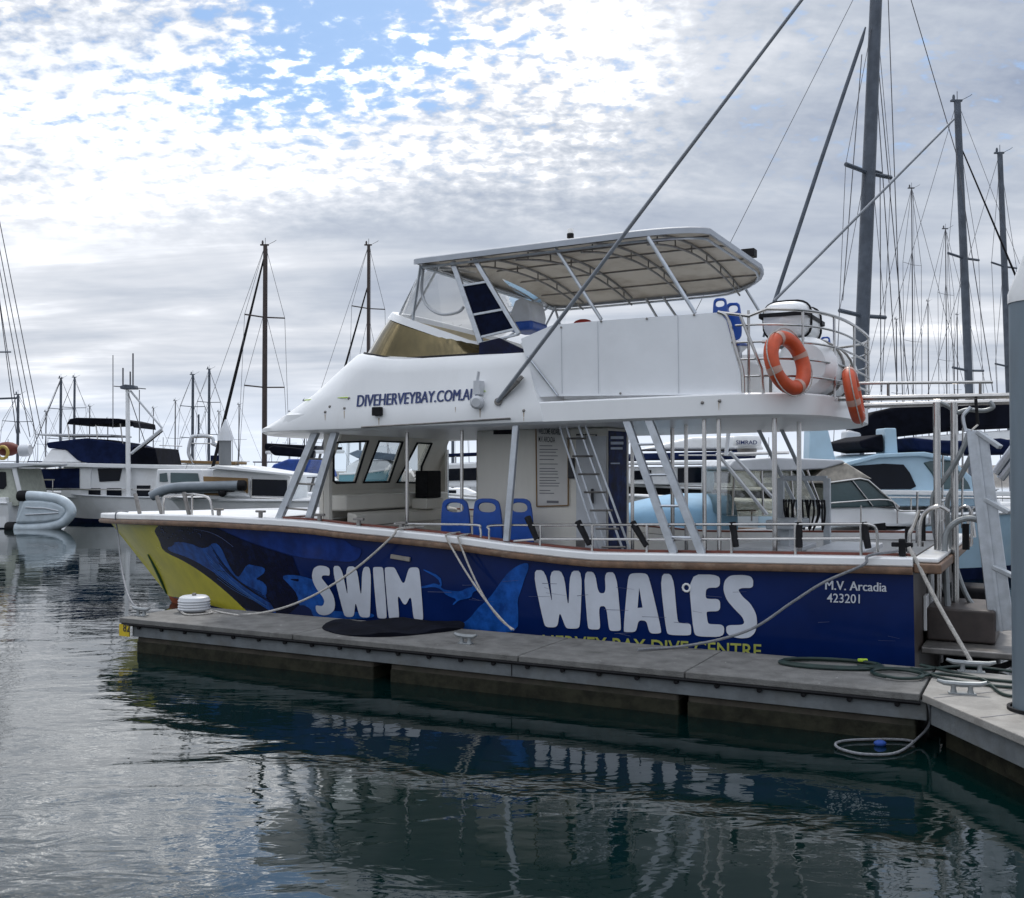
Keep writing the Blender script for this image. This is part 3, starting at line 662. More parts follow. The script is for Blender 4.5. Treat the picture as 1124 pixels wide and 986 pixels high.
# canvas weather cloth on the near rail (and its twin on the far side)
qq = [(572,372),(606,357),(660,352),(725,347.5),(790,343),(797,352),(806,385),(813,410),(814,433),(700,434),(612,435),(586,436)]
for vv, ex in ((.09, .02), (4.69, .02)):
    q = [bt.v(x, y, .09) for x, y in qq]; q = [Vector((p.x, vv, p.z)) for p in q]
    cl = MB().plate([(p.x, p.z) for p in q], [], lambda x, z, vv=vv: (x, vv, z), (0, ex, 0)).build('weather_cloth', CANVAS, boat)
    if vv < 1:
        for x0, y0, x1, y1 in ((616,359,617,432),(656,353,657,432),(744,346,745,432)):
            MB().tube([bt.v(x0, y0, .086), bt.v(x1, y1, .086)], .004, 5).build('cloth_seam', GREYW, cl)
        for x, y in ((616,359.5),(660,353),(710,350),(762,346),(804,376),(681,432)):
            MB().lathe([(0,0),(.014,.0),(.014,.008),(0,.01)], bt.v(x, y, .087), (0,-1,0), 8).build('eyelet', DSTEEL, cl)
MB().tube([bt.v(x, y, .07) for x, y in ((579,391),(612,434))], .016, 6).build('stay_rod', ALU, boat)
mb = MB().tube(curve([bt.v(x, y, .09) for x, y in ((788,342.5),(799,350),(808,384),(815,408),(816,434))], 5), .02, 8)
mb.build('cloth_frame', STEEL, boat)
# ------------------------------------------------------------------ bimini canopy
def bz(s, v): 
    return 5.50+0.03*(s-8.8)*.3+0.27*(1-((v-VC)/2.3)**2)-.03-0.10*max(0, (s-12.0))**2*.35
BA, BB = 8.72, 12.75
def bimini_edge(inset=0.0):
    out = []; s0, s1, hb = BA+inset, BB-inset, 2.24-inset
    r0_, r1_ = .25, .95
    for cx, sg, an0 in ((s0+r0_, -1, 180), (s1-r1_, -1, 270), (s1-r1_, 1, 0), (s0+r0_, 1, 90)):
        r_ = r0_ if an0 in (180, 90) else r1_
        for k in range(7):
            an = R(an0+k*15); out.append((cx+r_*math.cos(an), VC+sg*(hb-r_)+r_*math.sin(an)))
    return out
vs, fs, bd = cdt(bimini_edge(), (), (.4, .45))
mb = MB().add([(x, y, bz(x, y)+.035) for x, y in vs]+[(x, y, bz(x, y)) for x, y in vs], fs+[tuple(i+len(vs) for i in f[::-1]) for f in fs])
canopy = mb.build('canopy', BIMC, boat, ang=50)
e0 = bimini_edge(-.012); e1 = bimini_edge(0.03)
MB().grid([[(x, y, bz(x, y)+.042) for x, y in e1], [(x, y, bz(x, y)+.028) for x, y in e0], [(x, y, bz(x, y)-.042) for x, y in e0], [(x, y, bz(x, y)-.042) for x, y in e1]], cv=True).build('canopy_valance', BIMEDGE, canopy, ang=50)
for s in (9.45, 10.35, 11.3, 12.2):
    mb = MB(); vv = [.3+4.2*k/12 for k in range(13)]
    mb.tube([(s, v, bz(s, v)-.03) for v in vv], .018, 6); mb.tube([(s+.0, v, bz(s, v)-.15) for v in vv], .016, 6)
    for v in vv[1::2]: mb.tube([(s, v, bz(s, v)-.03), (s, v, bz(s, v)-.15)], .011, 5)
    mb.build('canopy_truss', DSTEEL, canopy)
for v in (.75, 1.55, 2.4, 3.25, 4.05):
    MB().tube([(s, v, bz(s, v)-.018) for s in [BA+.15+(BB-BA-.3)*k/10 for k in range(11)]], .013, 6).build('canopy_batten', DSTEEL, canopy)
MB().tube([(x, y, bz(x, y)-.10) for x, y in bimini_edge(.06)], .018, 6, True).build('canopy_hoop', ALU, canopy)
p = Vector((11.2, 1.7, bz(11.2, 1.7))); p = bt.v(624, 252, 1.6); p.z = bz(p.x, 1.6)+.03
MB().tube([p, p+Vector((.03,0,.16))], .014, 6).lathe([(0,0),(.05,0),(.05,.06),(.045,.065)], p+Vector((.03,0,.16)), (0,0,1), 12).build('antenna_mount', BLACK, canopy)
MB().lathe([(0.045,0),(.045,.05),(.04,.07),(0,.07)], p+Vector((.03,0,.225)), (0,0,1), 12).build('antenna_cap', WHITE2, canopy)
q = Vector((12.62, 3.5, bz(12.62, 3.5)))
MB().tube([q, q+Vector((0,0,.10))], .015, 6).box(q+Vector((-.10,-.09,.08)), q+Vector((.10,.09,.20))).build('stern_light', BLACK, canopy, .015)
# canopy struts: near side, far side
def strut(name, a, b, r=.024, m=ALU, par=None): return MB().tube([a, b], r, 8).build(name, m, par or boat)
tri = []
for (x0, y0, x1, y1, v) in ((610,262,660,351,.25),(711,250,763,344,.2)):
    a = bt.v(x0, y0, v); a.z = bz(a.x, v)-.06; strut('canopy_strut', a, bt.v(x1, y1, v))
for s0, s1 in ((8.9, 9.2), (10.6, 11.2), (10.9, 11.6), (12.3, 12.9)):
    strut('canopy_strut', (s0, 4.5, bz(s0, 4.5)-.06), (s1, 4.62, 4.42), .022)
MB().bar((11.05,4.56,4.62), (11.6,4.56,4.62), .03, .2).build('switch_box', DSTEEL, boat, .01)
# solar frames between the two raked front struts
va = .28
A = [bt.v(x, y, va) for x, y in ((497,286),(528,377),(570,367),(521,279))]
A[0].z = bz(A[0].x, va)-.07; A[3].z = bz(A[3].x, va)-.07
fr_ = MB().bar(A[0], A[1], .05, .075).bar(A[3], A[2], .05, .06).bar(A[1], A[2], .03, .03)
def lerp(a, b, t): return a+(b-a)*t
for t in (.30, .66, .93): fr_.bar(lerp(A[0], A[1], t), lerp(A[3], A[2], t*1.02 if t < .9 else t), .025, .035)
frame = fr_.build('panel_frame', ALU, boat, .006)
for t0, t1 in ((.315, .645), (.675, .915)):
    MB().prism([lerp(A[0], A[1], t0), lerp(A[3], A[2], t0*1.02), lerp(A[3], A[2], t1*1.01), lerp(A[0], A[1], t1)], (0,.02,0)).build('mesh_panel', MESHB, frame)
# clear vinyl front screens
f0 = [p for p in ring(7.85, 8.7, 9.5, 1.92, lambda s: CT(s)+.02, 2.4)]
f1 = [p for p in ring(8.84, 8.9, 9.35, 2.16, lambda s: 0, 6.0)]
for p in f1: p.z = bz(p.x, p.y)-.07
def sub(L, a, b): return L[int(a*len(L)):int(b*len(L))]
MB().grid([f0[4:-4], f1[4:-4]]).build('clear_screen', CLEAR, boat, ang=60)
i0 = len(f0)//2
for i in (9, 15, i0-5, i0+5, len(f0)-16, len(f0)-10):
    strut('screen_frame', f0[i], f1[i], .02)
MB().tube(curve([bt.v(x, y, .38) for x, y in ((465,292),(463,318),(469,336),(484,345),(502,343),(509,337))], 5), .022, 7).build('screen_zip', GREYW, boat)
MB().prism([bt.v(x, y, 4.5) for x, y in ((545,300),(585,314),(600,326),(558,338))], (0,.01,0)).build('side_curtain', CANVAS, boat)
# helm seat, cushion seen over the coaming
q = bt.v(579, 350, 1.3)
MB().prism([q+Vector((x, -.25, z)) for x, z in ((-.17,-.1),(.17,-.1),(.19,.02),(.15,.20),(.05,.26),(-.08,.24),(-.16,.05))], (0,.5,0)).build('helm_seat', GREYW, boat, .04)
MB().prism([q+Vector((x, -.27, z)) for x, z in ((-.2,-.2),(.2,-.2),(.21,-.06),(-.18,-.06))], (0,.54,0)).build('helm_seat_base', SEATB, boat, .05)
q = bt.v(640, 355, 1.5); MB().sphere(q, .14, 14, (1,.8,.42)).build('red_cushion', RED, boat)
MB().box((10.9,.6,3.5),(13.2,4.3,4.0)).build('bench_locker', WHITE2, boat, .03)
# ------------------------------------------------------------------ seats on both decks
def seat_px(px0, px1, py0, py1, vv, tilt=.06):
    hw = None
    a = bt.v(px0, py0, vv); b = bt.v(px1, py1, vv); x0, x1, zt_, zb = a.x, b.x, a.z, b.z; wv = x1-x0; hv = zt_-zb
    out = chaikin([(x0-.0*wv, zb), (x0+.03*wv, zb+.7*hv), (x0+.12*wv, zt_), (x1-.12*wv, zt_), (x1-.03*wv, zb+.7*hv), (x1, zb)], 2, f=.2)
    hole = chaikin([(x0+.2*wv, zb+.74*hv), (x0+.22*wv, zb+.92*hv), (x1-.22*wv, zb+.92*hv), (x1-.2*wv, zb+.74*hv)], 2)
    bk = MB().plate(out, [hole], lambda x, z: (x, vv-(z-zb)*tilt, z), (0, .045, 0)).build('seat', SEATB, boat, .012)
    MB().box((x0+.02, vv+.03, zb-.06), (x1-.02, vv+.45, zb)).build('seat_pan', SEATB, bk, .03)
    MB().lathe([(.05,0),(.04,.35),(.12,.42)], ((x0+x1)/2, vv+.24, zb-.48), (0,0,1), 12).build('seat_post', ALU, bk)
for x0, x1 in ((484,517),(519,552),(556,586)): seat_px(x0, x1, 547, 606, .75)
for x0, x1, y0, y1, vv in ((782,799,328,364,.55),(796,814,333,373,.75),(890,902,372,392,3.4),(900,912,370,392,3.6)): seat_px(x0, x1, y0, y1, vv)
# ------------------------------------------------------------------ wheelhouse, seen from inside through its open near side
WN, WA = Vector((1,0,-.42)).normalized(), Vector((6.62, 2.4, 2.38))
def ws(px, py): return bt.pl(px, py, WA, WN)
panes = [[(363,486),(401,484.5),(387,529.5),(366,530),(363,528)], [(413,484.5),(439,485.5),(424,529),(396,529.5)], [(455,486.5),(471,487),(460,512),(459,530),(433,529.5)]]
pan3 = [[ws(*p) for p in q] for q in panes]
ctr = [(ws(338,478)), (ws(486,474)), (ws(478,534)), (ws(338,536))]
pv = lambda p: (p.y, p.z)
v0_, v1_ = .95, 4.1
outl = [(v0_, 2.25), (v0_, 3.16), (v1_, 3.16), (v1_, 2.25)]
# the windscreen wall is cut by the three window openings
def bt_ws(v, z): return Vector((WA.x-(z-WA.z)*WN.z/WN.x, v, z))
front = MB().plate(outl, [[pv(p) for p in q] for q in pan3], bt_ws, (.05, 0, 0)).build('windscreen_wall', CABIN, boat)
for q in pan3:
    MB().tube([p+Vector((.055,0,0)) for p in q], .022, 6, True).build('window_seal', BLACK, front)
    MB().poly([p+Vector((.02,0,0)) for p in q]).build('window_pane', GLASS, front)
MB().box((6.55, .95, 0.8), (6.62, 4.1, 2.26)).build('front_bulkhead', CABIN, boat)
MB().box((6.60, .97, 1.95), (7.05, 3.98, 2.2)).build('dashboard', CABIN, boat, .04)
MB().prism([(7.06,.97,.8),(7.06,.97,1.94),(7.25,.97,1.9),(7.25,.97,.8)], (0,3.0,0)).build('console_front', CABIN, boat, .03)
MB().tube([(7.29,1.0,1.72),(7.29,3.9,1.72)], .018, 6).build('console_rail', STEEL, boat)
q = bt.s(466, 531, 7.15); MB().box(q+Vector((-.05,-.22,-.24)), q+Vector((.2,.22,.22))).build('instrument_box', BLACK, boat, .02)
MB().box(q+Vector((-.1,-.26,-.42)), q+Vector((.22,.26,-.245))).build('instrument_stand', CABIN, boat, .02)
q = bt.s(398, 548, 7.0); MB().tube(curve([q+Vector((0,.1*i-.25,.05*(i % 2))) for i in range(6)], 4), .02, 6).build('throttle_lever', ALU, boat)
# far wall with its doorway
def fw(x, y): p = bt.v(x, y, 4.1); return (p.x, p.z)
dh = [fw(489,481), fw(523,483), fw(523,600), fw(489,600)]
d0, d1, dt = dh[0][0], dh[1][0], dh[0][1]
MB().box((6.3, 4.1, .8), (d0, 4.16, 3.16)).box((d1, 4.1, .8), (10.2, 4.16, 3.16)).box((d0, 4.1, dt), (d1, 4.16, 3.16)).build('side_wall', CABIN, boat)
MB().tube([(d0+.06,4.08,2.95),(d0+.06,4.08,1.2)], .02, 6).build('door_rail', STEEL, boat)
# cabin block
def cb(x, y): return bt.v(x, y, 1.2)
xL, xR, xD = cb(523,500).x, cb(668,500).x, cb(631,520).x
cabin = MB().box((xL, 1.2, .76), (xR, bt.s(691, 520, xR).y, 3.17)).build('cabin', CABIN, boat, .03)
x0, x1 = cb(633,540).x, cb(655.5,540).x
a, b = cb(633,477.5), cb(655,600)
MB().tube([(a.x,1.19,a.z),(b.x,1.19,a.z),(b.x,1.19,b.z)], .012, 5).build('door_outline', INK, cabin)
dr = MB().box((cb(632.5,0).x, 1.175, .85), (cb(666,500).x, 1.197, 3.05)).build('door', GREYW, cabin, .006)
q = cb(652,543); MB().tube([q+Vector((0,-.06,.08)), q+Vector((0,-.06,-.12))], .02, 6).build('door_handle', INK, dr)
MB().box(Vector((cb(543,465).x,1.16,cb(543,477).z)), Vector((cb(562,465).x,1.198,cb(543,467).z))).build('cabin_vent', BLACK, cabin)
q = cb(628,514); MB().box(q-Vector((.045,.05,.14)), q+Vector((.045,-.003,.14))).build('light_switch', INK, cabin, .01)
q = cb(638,597); MB().box(q-Vector((.07,.03,.06)), q+Vector((.07,-.003,.06))).build('socket_box', DSTEEL, cabin, .005)
# notice board
sg = [cb(x, y) for x, y in ((589,466),(624.5,467.5),(624.5,555),(590,556))]
board = MB().prism([p-Vector((0,.02,0)) for p in sg], (0,.017,0)).build('notice_board', PAPER, cabin)
fr2 = MB()
for i in range(4): fr2.tube([sg[i]-Vector((0,.025,0)), sg[(i+1) % 4]-Vector((0,.025,0))], .010, 5)
fr2.build('board_frame', TANB, board)
sf_ = lambda x, y: cb(x, y)-Vector((0,.024,0))
text_on('notice_heading', 'WELCOME ABOARD', [(592,470),(616,471),(616,477.5),(592,476.5)], sf_, INK, board, .012)
text_on('notice_heading', 'M.V. ARCADIA', [(592,479),(610,480),(610,486),(592,485)], sf_, INK, board, .012)
mb = MB()
for k, (y, wd) in enumerate(((489,14),(493,20),(496,18),(500,20),(504,16),(509,20),(514,17),(517,20),(520,20),(524,21),(527,18),(530,22),(533,21),(538,12),(541,16))):
    mb.prism([sf_(593,y), sf_(593+wd,y+.1), sf_(593+wd,y+1.0), sf_(593,y+.9)], (0,-.001,0))
mb.build('notice_line', INKG, board)
MB().prism([sf_(601,549.5), sf_(614,549.8), sf_(614,552.5), sf_(601,552.2)], (0,-.001,0)).build('notice_line', INKG, board)
# poster on the aft face of the cabin
def ap(x, y): return bt.s(x, y, xR+.012)
pq = [ap(x, y) for x, y in ((668.5,473),(688,474),(688,606),(668.5,606))]
pos = MB().prism(pq, (-.009,0,0)).build('poster', POSTER, cabin)
for y0, y1, xa, xb in ((479,482,670,684),(485,488,670,684),(491,493.5,670,683),(508,509.5,670,680)):
    MB().prism([ap(xa,y0)+Vector((.004,0,0)), ap(xb,y0)+Vector((.004,0,0)), ap(xb,y1)+Vector((.004,0,0)), ap(xa,y1)+Vector((.004,0,0))], (.001,0,0)).build('poster_text', POSTERL, pos)
# ------------------------------------------------------------------ ladder to the flybridge
def rail_pair(name, a0, a1, b0, b1, v, gap, nr, m=ALU, w=.03, rung=DSTEEL, rr=.016, t0=.12, t1=.97):
    P = [bt.v(*a0, v), bt.v(*a1, v), bt.v(*b0, v), bt.v(*b1, v)]
    mb = MB()
    for p, q in ((P[0], P[1]), (P[2], P[3])):
        if gap: mb.bar(p-Vector((gap,0,0)), q-Vector((gap,0,0)), w*.55, w).bar(p+Vector((gap,0,0)), q+Vector((gap,0,0)), w*.55, w)
        else: mb.bar(p, q, w*1.5, w*2.2)
    o = mb.build(name, m, boat, .004)
    for k in range(nr):
        t = t0+(t1-t0)*k/max(1, nr-1)
        MB().tube([lerp(P[0], P[1], t), lerp(P[2], P[3], t)], rr, 6).build('rung', rung, o)
    return o
rail_pair('boarding_ladder', (617,465), (662,605), (638,465), (688,605), .85, .05, 7)
rail_pair('strut_ladder', (687,459), (740,608), (711,458), (771,609), .08, 0, 4, ALU, .042, ALU, .018, .2, .88)
rail_pair('strut_ladder', (347,474), (306,571), (368,474), (338,574), .35, 0, 3, ALU, .05, DSTEEL, .016, .3, .86)
P = [bt.v(x, y, .38) for x, y in ((349,476),(365,476),(336,571),(309,570))]; MB().poly(P).build('clear_infill', CLEAR, boat)
P = [bt.v(567, 461, .1), bt.v(556, 594, .1)]; MB().bar(P[0], P[1], .085, .06).build('roof_strut', ALU, boat, .01)
MB().bar(bt.v(360,475,.7), bt.v(360,592,.7), .11, .08).build('wheelhouse_post', CABIN, boat, .01)
for (x, yb, v, r_) in ((447,590,.9,.026),(507,590,.9,.026),(694,606,1.2,.026),(738,608,2.2,.03),(753,608,1.4,.026),(773,607,.22,.026),(789,608,.22,.026),(850,585,.5,.03),(877,585,1.6,.03)):
    p = bt.v(x, 480, v); q = bt.v(x, yb, v)
    MB().tube([(p.x, v, zsl(p.x)), (p.x, v, min(q.z, zg(p.x)) if v < .3 else .76)], r_, 8).build('roof_post', STEEL, boat)
for x0, x1 in ((832,884),(857,906)):
    a = bt.v(x0, 467, 3.9); b = bt.v(x1, 575, 3.9); a.z = zsl(a.x); MB().bar(a, b, .06, .05).build('rear_strut', ALUP, boat, .006)
# bow rail of rod holders, cleats, deck rails
def gp(s, v_in=.1, dz=0): return Vector((s, VC-bgun(s)+v_in, zg(s)+dz))
def s_at(px):
    lo, hi = 0., 15.3
    for _ in range(30):
        m = (lo+hi)/2
        if bt.px((m, VC-bgun(m), 1.7))[0] < px: lo = m
        else: hi = m
    return lo
pts = [s_at(x) for x in (170,203,228)]
mb = MB()
for x, h in ((146,.35),(170,.3),(200,.36)):
    p = gp(s_at(x), .15); MB().tube([p, p+Vector((-.14,.02,h))], .035, 8).build('rod_holder', DSTEEL, boat)
a, b, c_ = gp(s_at(158), .15), gp(s_at(172), .15), gp(s_at(226), .15)
MB().tube(curve([b, b+Vector((0,0,.26)), b+Vector((.12,0,.3)), (lerp(b,c_,.55)+Vector((0,0,.33))), c_+Vector((-.35,0,.32)), c_+Vector((-.08,0,.26)), c_], 5), .02, 8).build('bow_rail', STEEL, boat)
p = gp(s_at(203), .15); MB().tube([p, p+Vector((0,0,.3))], .018, 6).build('bow_rail_post', STEEL, boat)
for x in (234, 280, 345, 388, 435):
    p = gp(s_at(x), .12); MB().tube([p, p+Vector((0,0,.08))], .035, 8).box(p+Vector((-.09,-.025,.075)), p+Vector((.09,.025,.11))).build('deck_cleat', DSTEEL, boat, .01)
for x, dx in ((583,-.10),(641,-.12),(704,-.14),(803,.0),(873,.04),(949,.0)):
    p = gp(s_at(x), .12, .0); t = p+Vector((dx-.04,.05,.36)); MB().tube([p+Vector((.02,0,.08)), t], [.036,.045], 8).build('rod_holder', BLACK, boat)
def rail(pts, r=.016): return MB().tube(pts, r, 7).build('deck_rail', STEEL, boat)
def rz(px, py): return bt.v(px, py, .14)
rail(curve([rz(433,575), rz(480,575.5), rz(523,576.5), rz(527,580), rz(528,590)], 4))
rail(curve([rz(537,592), rz(537,582), rz(540,577), rz(600,576.5), rz(700,576)], 4)); rail([rz(700,576), rz(945,575.5)])
rail([rz(564,594), rz(590,592), rz(700,592)]); rail([rz(700,592.5), rz(945,591)])
for x in (593, 650, 710, 803, 873, 945):
    p = rz(x, 576); q = gp(p.x, .14); MB().tube([p, q], .017, 7).build('rail_post', STEEL, boat)
rail(curve([rz(945,575), rz(955,576), rz(962,582), rz(963,606)], 4))
# aft deck: benches, tank rack, filleting table
for (x0, y0, x1, y1, v) in ((802,592,870,598,1.6),(893,590,950,596,1.9)):
    a = bt.v(x0, y0, v); b = bt.v(x1, y1, v)
    bn = MB().box((a.x, v, 1.5), (b.x, v+1.5, 1.57)).build('bench_top', GREYW, boat, .015)
    MB().box((a.x+.1, v+.2, .76), (a.x+.2, v+1.3, 1.498)).box((b.x-.2, v+.2, .76), (b.x-.1, v+1.3, 1.498)).build('bench_leg', ALUP, bn)
a = bt.v(840, 571, 2.0); b = bt.v(873, 582, 2.0)
MB().box((a.x, 2.0, b.z), (b.x, 2.9, a.z)).build('deck_locker', ALUP, boat, .02); MB().box((a.x+.15, 2.2, .76), (a.x+.27, 2.5, b.z)).build('locker_post', ALUP, boat)
a = bt.v(857, 525, 3.0); b = bt.v(908, 570, 3.0)
rk = MB().bar((a.x,3.0,.76), (a.x,3.0,a.z), .09, .09).bar((b.x,3.0,.76), (b.x,3.0,a.z), .09, .09).bar((a.x,3.0,a.z), (b.x,3.0,a.z), .07, .07).bar((a.x,3.0,a.z-.32), (b.x,3.0,a.z-.32), .03, .03).build('tank_rack', ALUP, boat, .006)
for k in range(8):
    x = lerp(a, b, (k+.7)/8.5).x
    MB().tube(curve([(x,2.95,a.z-.30),(x+random.uniform(-.03,.05),2.92,a.z-.5),(x+random.uniform(-.06,.08),2.95,a.z-.72),(x+.04,2.95,a.z-.5),(x+.03,2.95,a.z-.3)], 5), .014, 6).build('regulator_hose', BLACK, rk)
# ------------------------------------------------------------------ upper deck rails round the stern
path = [Vector((13.35,.12,0)), Vector((13.7,.2,0)), Vector((14.05,.5,0)), Vector((14.25,1.0,0)), Vector((14.35,1.8,0)), Vector((14.35,3.2,0)), Vector((14.25,3.9,0)), Vector((14.0,4.35,0)), Vector((13.5,4.65,0))]
cp = curve(path, 4)
zf_ = zsl(13.8)+.23
for z in (.22, .42, .62, .82): MB().tube([p+Vector((0,0,zf_+z)) for p in cp], .014, 6).build('stern_rail', STEEL, boat)
MB().tube([bt.v(789,343,.12), bt.v(822,347,.12)]+[p+Vector((0,0,zf_+1.0)) for p in cp[4:]], .02, 7).build('stern_top_rail', STEEL, boat)
for i in (2, 8, 13, 17, 21, 25, 30): MB().tube([cp[i]+Vector((0,0,zf_-.02)), cp[i]+Vector((0,0,zf_+.99))], .017, 6).build('stern_rail_post', STEEL, boat)
MB().tube([bt.v(812,345,.12), bt.v(836,405,.14), bt.v(838,437,.14)], .02, 7).build('stern_rail_brace', STEEL, boat)
# ------------------------------------------------------------------ outrigger poles
PALUM = mat('pole_alloy', (0.24, 0.26, 0.29), 0.45, 0.4)
a = bt.v(546, 441, -.06); b = bt.v(880, 0, -1.0); b2 = a+(b-a)*1.06
MB().tube([a, a+(b2-a)*.3, b2], [.027,.026,.017], 8).build('outrigger_pole', PALUM, boat)
mb = MB().tube([a, a+Vector((0,.10,.0))], .05, 8); c_ = a+(b-a)*.06; mb.tube([c_, c_+Vector((0,.16,.02))], .03, 8).bar(a+Vector((-.05,.05,-.03)), c_+Vector((.08,.13,.08)), .05, .04)
mb.build('pole_bracket', DSTEEL, boat)
a = bt.v(850, 330, 4.8); b = bt.v(1047, 131, 5.8)
MB().tube([a, b], [.024,.018], 8).build('outrigger_pole', PALUM, boat)
# ------------------------------------------------------------------ stern gantry, platform, ladder, gangway
for v, y0, y1 in ((1.3,438,434.5),(1.9,447,441)):
    a = bt.v(893, y0, v); b = bt.v(1108, y1, v); zz_ = a.z
    MB().tube([(a.x-.3, v, a.z), (b.x, v, b.z)], .034, 8).build('gantry_beam', STEEL, boat)
a = bt.v(898, 421.5, 1.3); b = bt.v(1090, 419.5, 1.3)
MB().tube([a, b], .018, 8).build('gantry_rail', STEEL, boat)
for x in (975, 1076):
    p = bt.v(x, 420.5, 1.3); q = bt.v(x, 436, 1.3); MB().tube([q, p], .018, 6).build('gantry_rail_post', DSTEEL, boat)
for x, v in ((1028,1.3),(1047,1.5)):
    p = bt.v(x, 442, v); MB().tube([p, (p.x, v, .62)], .042, 10).build('gantry_post', STEEL, boat)
# handrail loops
def loop(name, pp, v, r=.026, m=GALV): return MB().tube(curve([bt.v(x, y, v) for x, y in pp], 6), r, 8).build(name, m, boat)
loop('hand_loop', ((1032,442),(1042,447),(1050,453),(1062,450),(1080,451),(1090,447),(1086,441)), 1.5)
loop('hand_loop', ((1063,476),(1058,490),(1046,512),(1030,535),(1024,548),(1025,575),(1033,620),(1042,668)), 1.35, .03)
loop('hand_loop', ((1068,496),(1056,520),(1045,538),(1040,555),(1044,600),(1055,640),(1068,664),(1085,668)), 1.6, .03)
loop('boarding_arch', ((1041,690),(1039,640),(1037,600),(1040,583),(1050,573),(1064,569),(1078,574),(1086,588),(1088,630),(1086,690)), 1.15, .034)
for pp in (((999,630),(998,590),(1003,577),(1009,560)), ((1009,600),(1010,575),(1016,562),(1030,556),(1042,562))): loop('stern_grab_rail', pp, 1.0, .024, STEEL)
for x, y in ((997,578),(1012,566),(1060,575)): 
    p = bt.v(x, y, 1.3); MB().tube([p, p+Vector((.0,.0,-.3))], .04, 8).build('rod_holder', BLACK, boat)
# transom handrail frame on the far part of the stern
for v in (2.2, 3.0, 3.8): MB().tube([(BL+.1, v, zg(BL)), (BL+.1, v, zg(BL)+.55)], .02, 6).build('transom_rail_post', STEEL, boat)
MB().tube([(BL+.1, 1.9, zg(BL)+.55), (BL+.1, 4.3, zg(BL)+.55)], .022, 7).build('transom_rail', STEEL, boat)
MB().tube([(BL+.1, 1.9, zg(BL)+.3), (BL+.1, 4.3, zg(BL)+.3)], .016, 7).build('transom_rail', STEEL, boat)
for pp, v in ((((1012,600),(1014,570),(1022,558),(1036,556),(1040,600)), 2.3), (((1044,596),(1046,570),(1052,560),(1064,558),(1070,590)), 3.0), (((1062,590),(1064,566),(1074,556),(1088,556)), 3.8)): loop('stern_grab_rail', pp, v, .02, STEEL)
for x, y0, y1, v in ((1006,540,596,3.2),(1034,500,585,4.2),(1056,470,580,4.4),(1066,560,600,2.0)): MB().tube([bt.v(x, y1, v), bt.v(x+1, y0, v)], .016, 6).build('rail_post', STEEL, boat)
# swim platform with dark stowage
plat = MB().box((BL+.02,.45,.56), (BL+1.15,4.3,.64)).build('swim_platform', DSTEEL, boat, .02)
MB().box((BL+.03,.9,.645), (BL+.75,2.0,1.02)).build('platform_box', TRANS, plat, .03)
for v in (.6, 2.4, 4.1): MB().bar((BL+.05,v,.1), (BL+1.0,v,.55), .06, .06).build('platform_brace', BLACK, plat)
MB().box((BL+.05,2.6,-.3), (BL+.7,3.2,1.1)).build('outboard_leg', BLACK, boat, .08)
# raised gangway plank
g = [bt.v(x, y, 1.0) for x, y in ((1060,470),(1084,476),(1114,692),(1086,694))]
gang = MB().prism(g, (.0,.05,0)).build('gangway', ALU, boat, .01)
for t in (.02, .35, .68):
    p = lerp(g[0], g[3], t)+Vector((.12,-.02,0)); q = lerp(g[1], g[2], t+.04)+Vector((.12,-.10,-.03)); MB().bar(p, q, .10, .05).build('gangway_tread', ALUP, gang, .01)
MB().bar(lerp(g[0], g[1], .48)-Vector((0,.015,0)), lerp(g[3], g[2], .48)-Vector((0,.015,0)), .03, .03).build('gangway_stringer', ALU, gang)
MB().tube(curve([bt.v(x, y, .98) for x, y in ((1060,474),(1057,458),(1063,450),(1066,447))], 4), .022, 7).build('gangway_hook', ALU, gang)
for x0, y0, x1, y1 in ((1092,520,1122,478),(1098,526,1124,492)):
    MB().tube([bt.v(x0, y0, 2.6), bt.v(x1, y1, 2.6)], .05, 8).build('gangway_arm', ALU, gang)
p = bt.v(1071, 438, 1.25); MB().tube([p, p+Vector((.02,0,-.3))], .02, 6).build('gangway_lashing', BLACK, gang)
MB().tube([p+Vector((.02,0,-.3)), bt.v(1066,473,1.0)], .012, 6).build('gangway_line', ROPE, gang)
# ================================================================== things carried on the boat
def lifebuoy(loc, yaw, tilt, label, scale=1.0):
    r_ = empty('lifebuoy', BO, 0); r_.location = bt.M @ Vector(loc); 
    r_.rotation_euler = (0, 0, 0); r_.scale = (scale,)*3
    r_.rotation_mode = 'XYZ'; r_.rotation_euler = (R(tilt[0]), R(tilt[1]), R(yaw-28))
    tag(r_, label, 'lifebuoy', 'lifebuoys hung on the upper deck rail')
    return r_
def torus(R0, r, a0, a1, n=40, k=14, sq=1.0):
    rows = []
    for i in range(n+1):
        a = a0+(a1-a0)*i/n
        rows.append([(math.cos(a)*(R0+r*math.cos(2*math.pi*j/k)), r*sq*math.sin(2*math.pi*j/k), math.sin(a)*(R0+r*math.cos(2*math.pi*j/k))) for j in range(k)])
    return MB().grid(rows, cv=True)
lb = lifebuoy((13.95,.15,3.82), 62, (-14, 24, 0), 'orange lifebuoy on the near corner of the upper rail, before the white drum')
torus(.30, .085, 0, 2*math.pi, 48, 16, 1.0).build('ring_body', ORANGE, lb, ang=80)
for k in range(4):
    a = math.pi/4+k*math.pi/2; torus(.30, .0885, a-.11, a+.11, 6, 16, 1.0).build('tape_band', TAPE, lb, ang=80)
rp = []
for k in range(33):
    a = 2*math.pi*k/32; rr = .385+.035*abs(math.sin(2*a))
    rp.append((rr*math.cos(a+.78), -.03, rr*math.sin(a+.78)))
MB().tube(rp[:-1], .008, 5, True).build('grab_line', ROPE, lb)
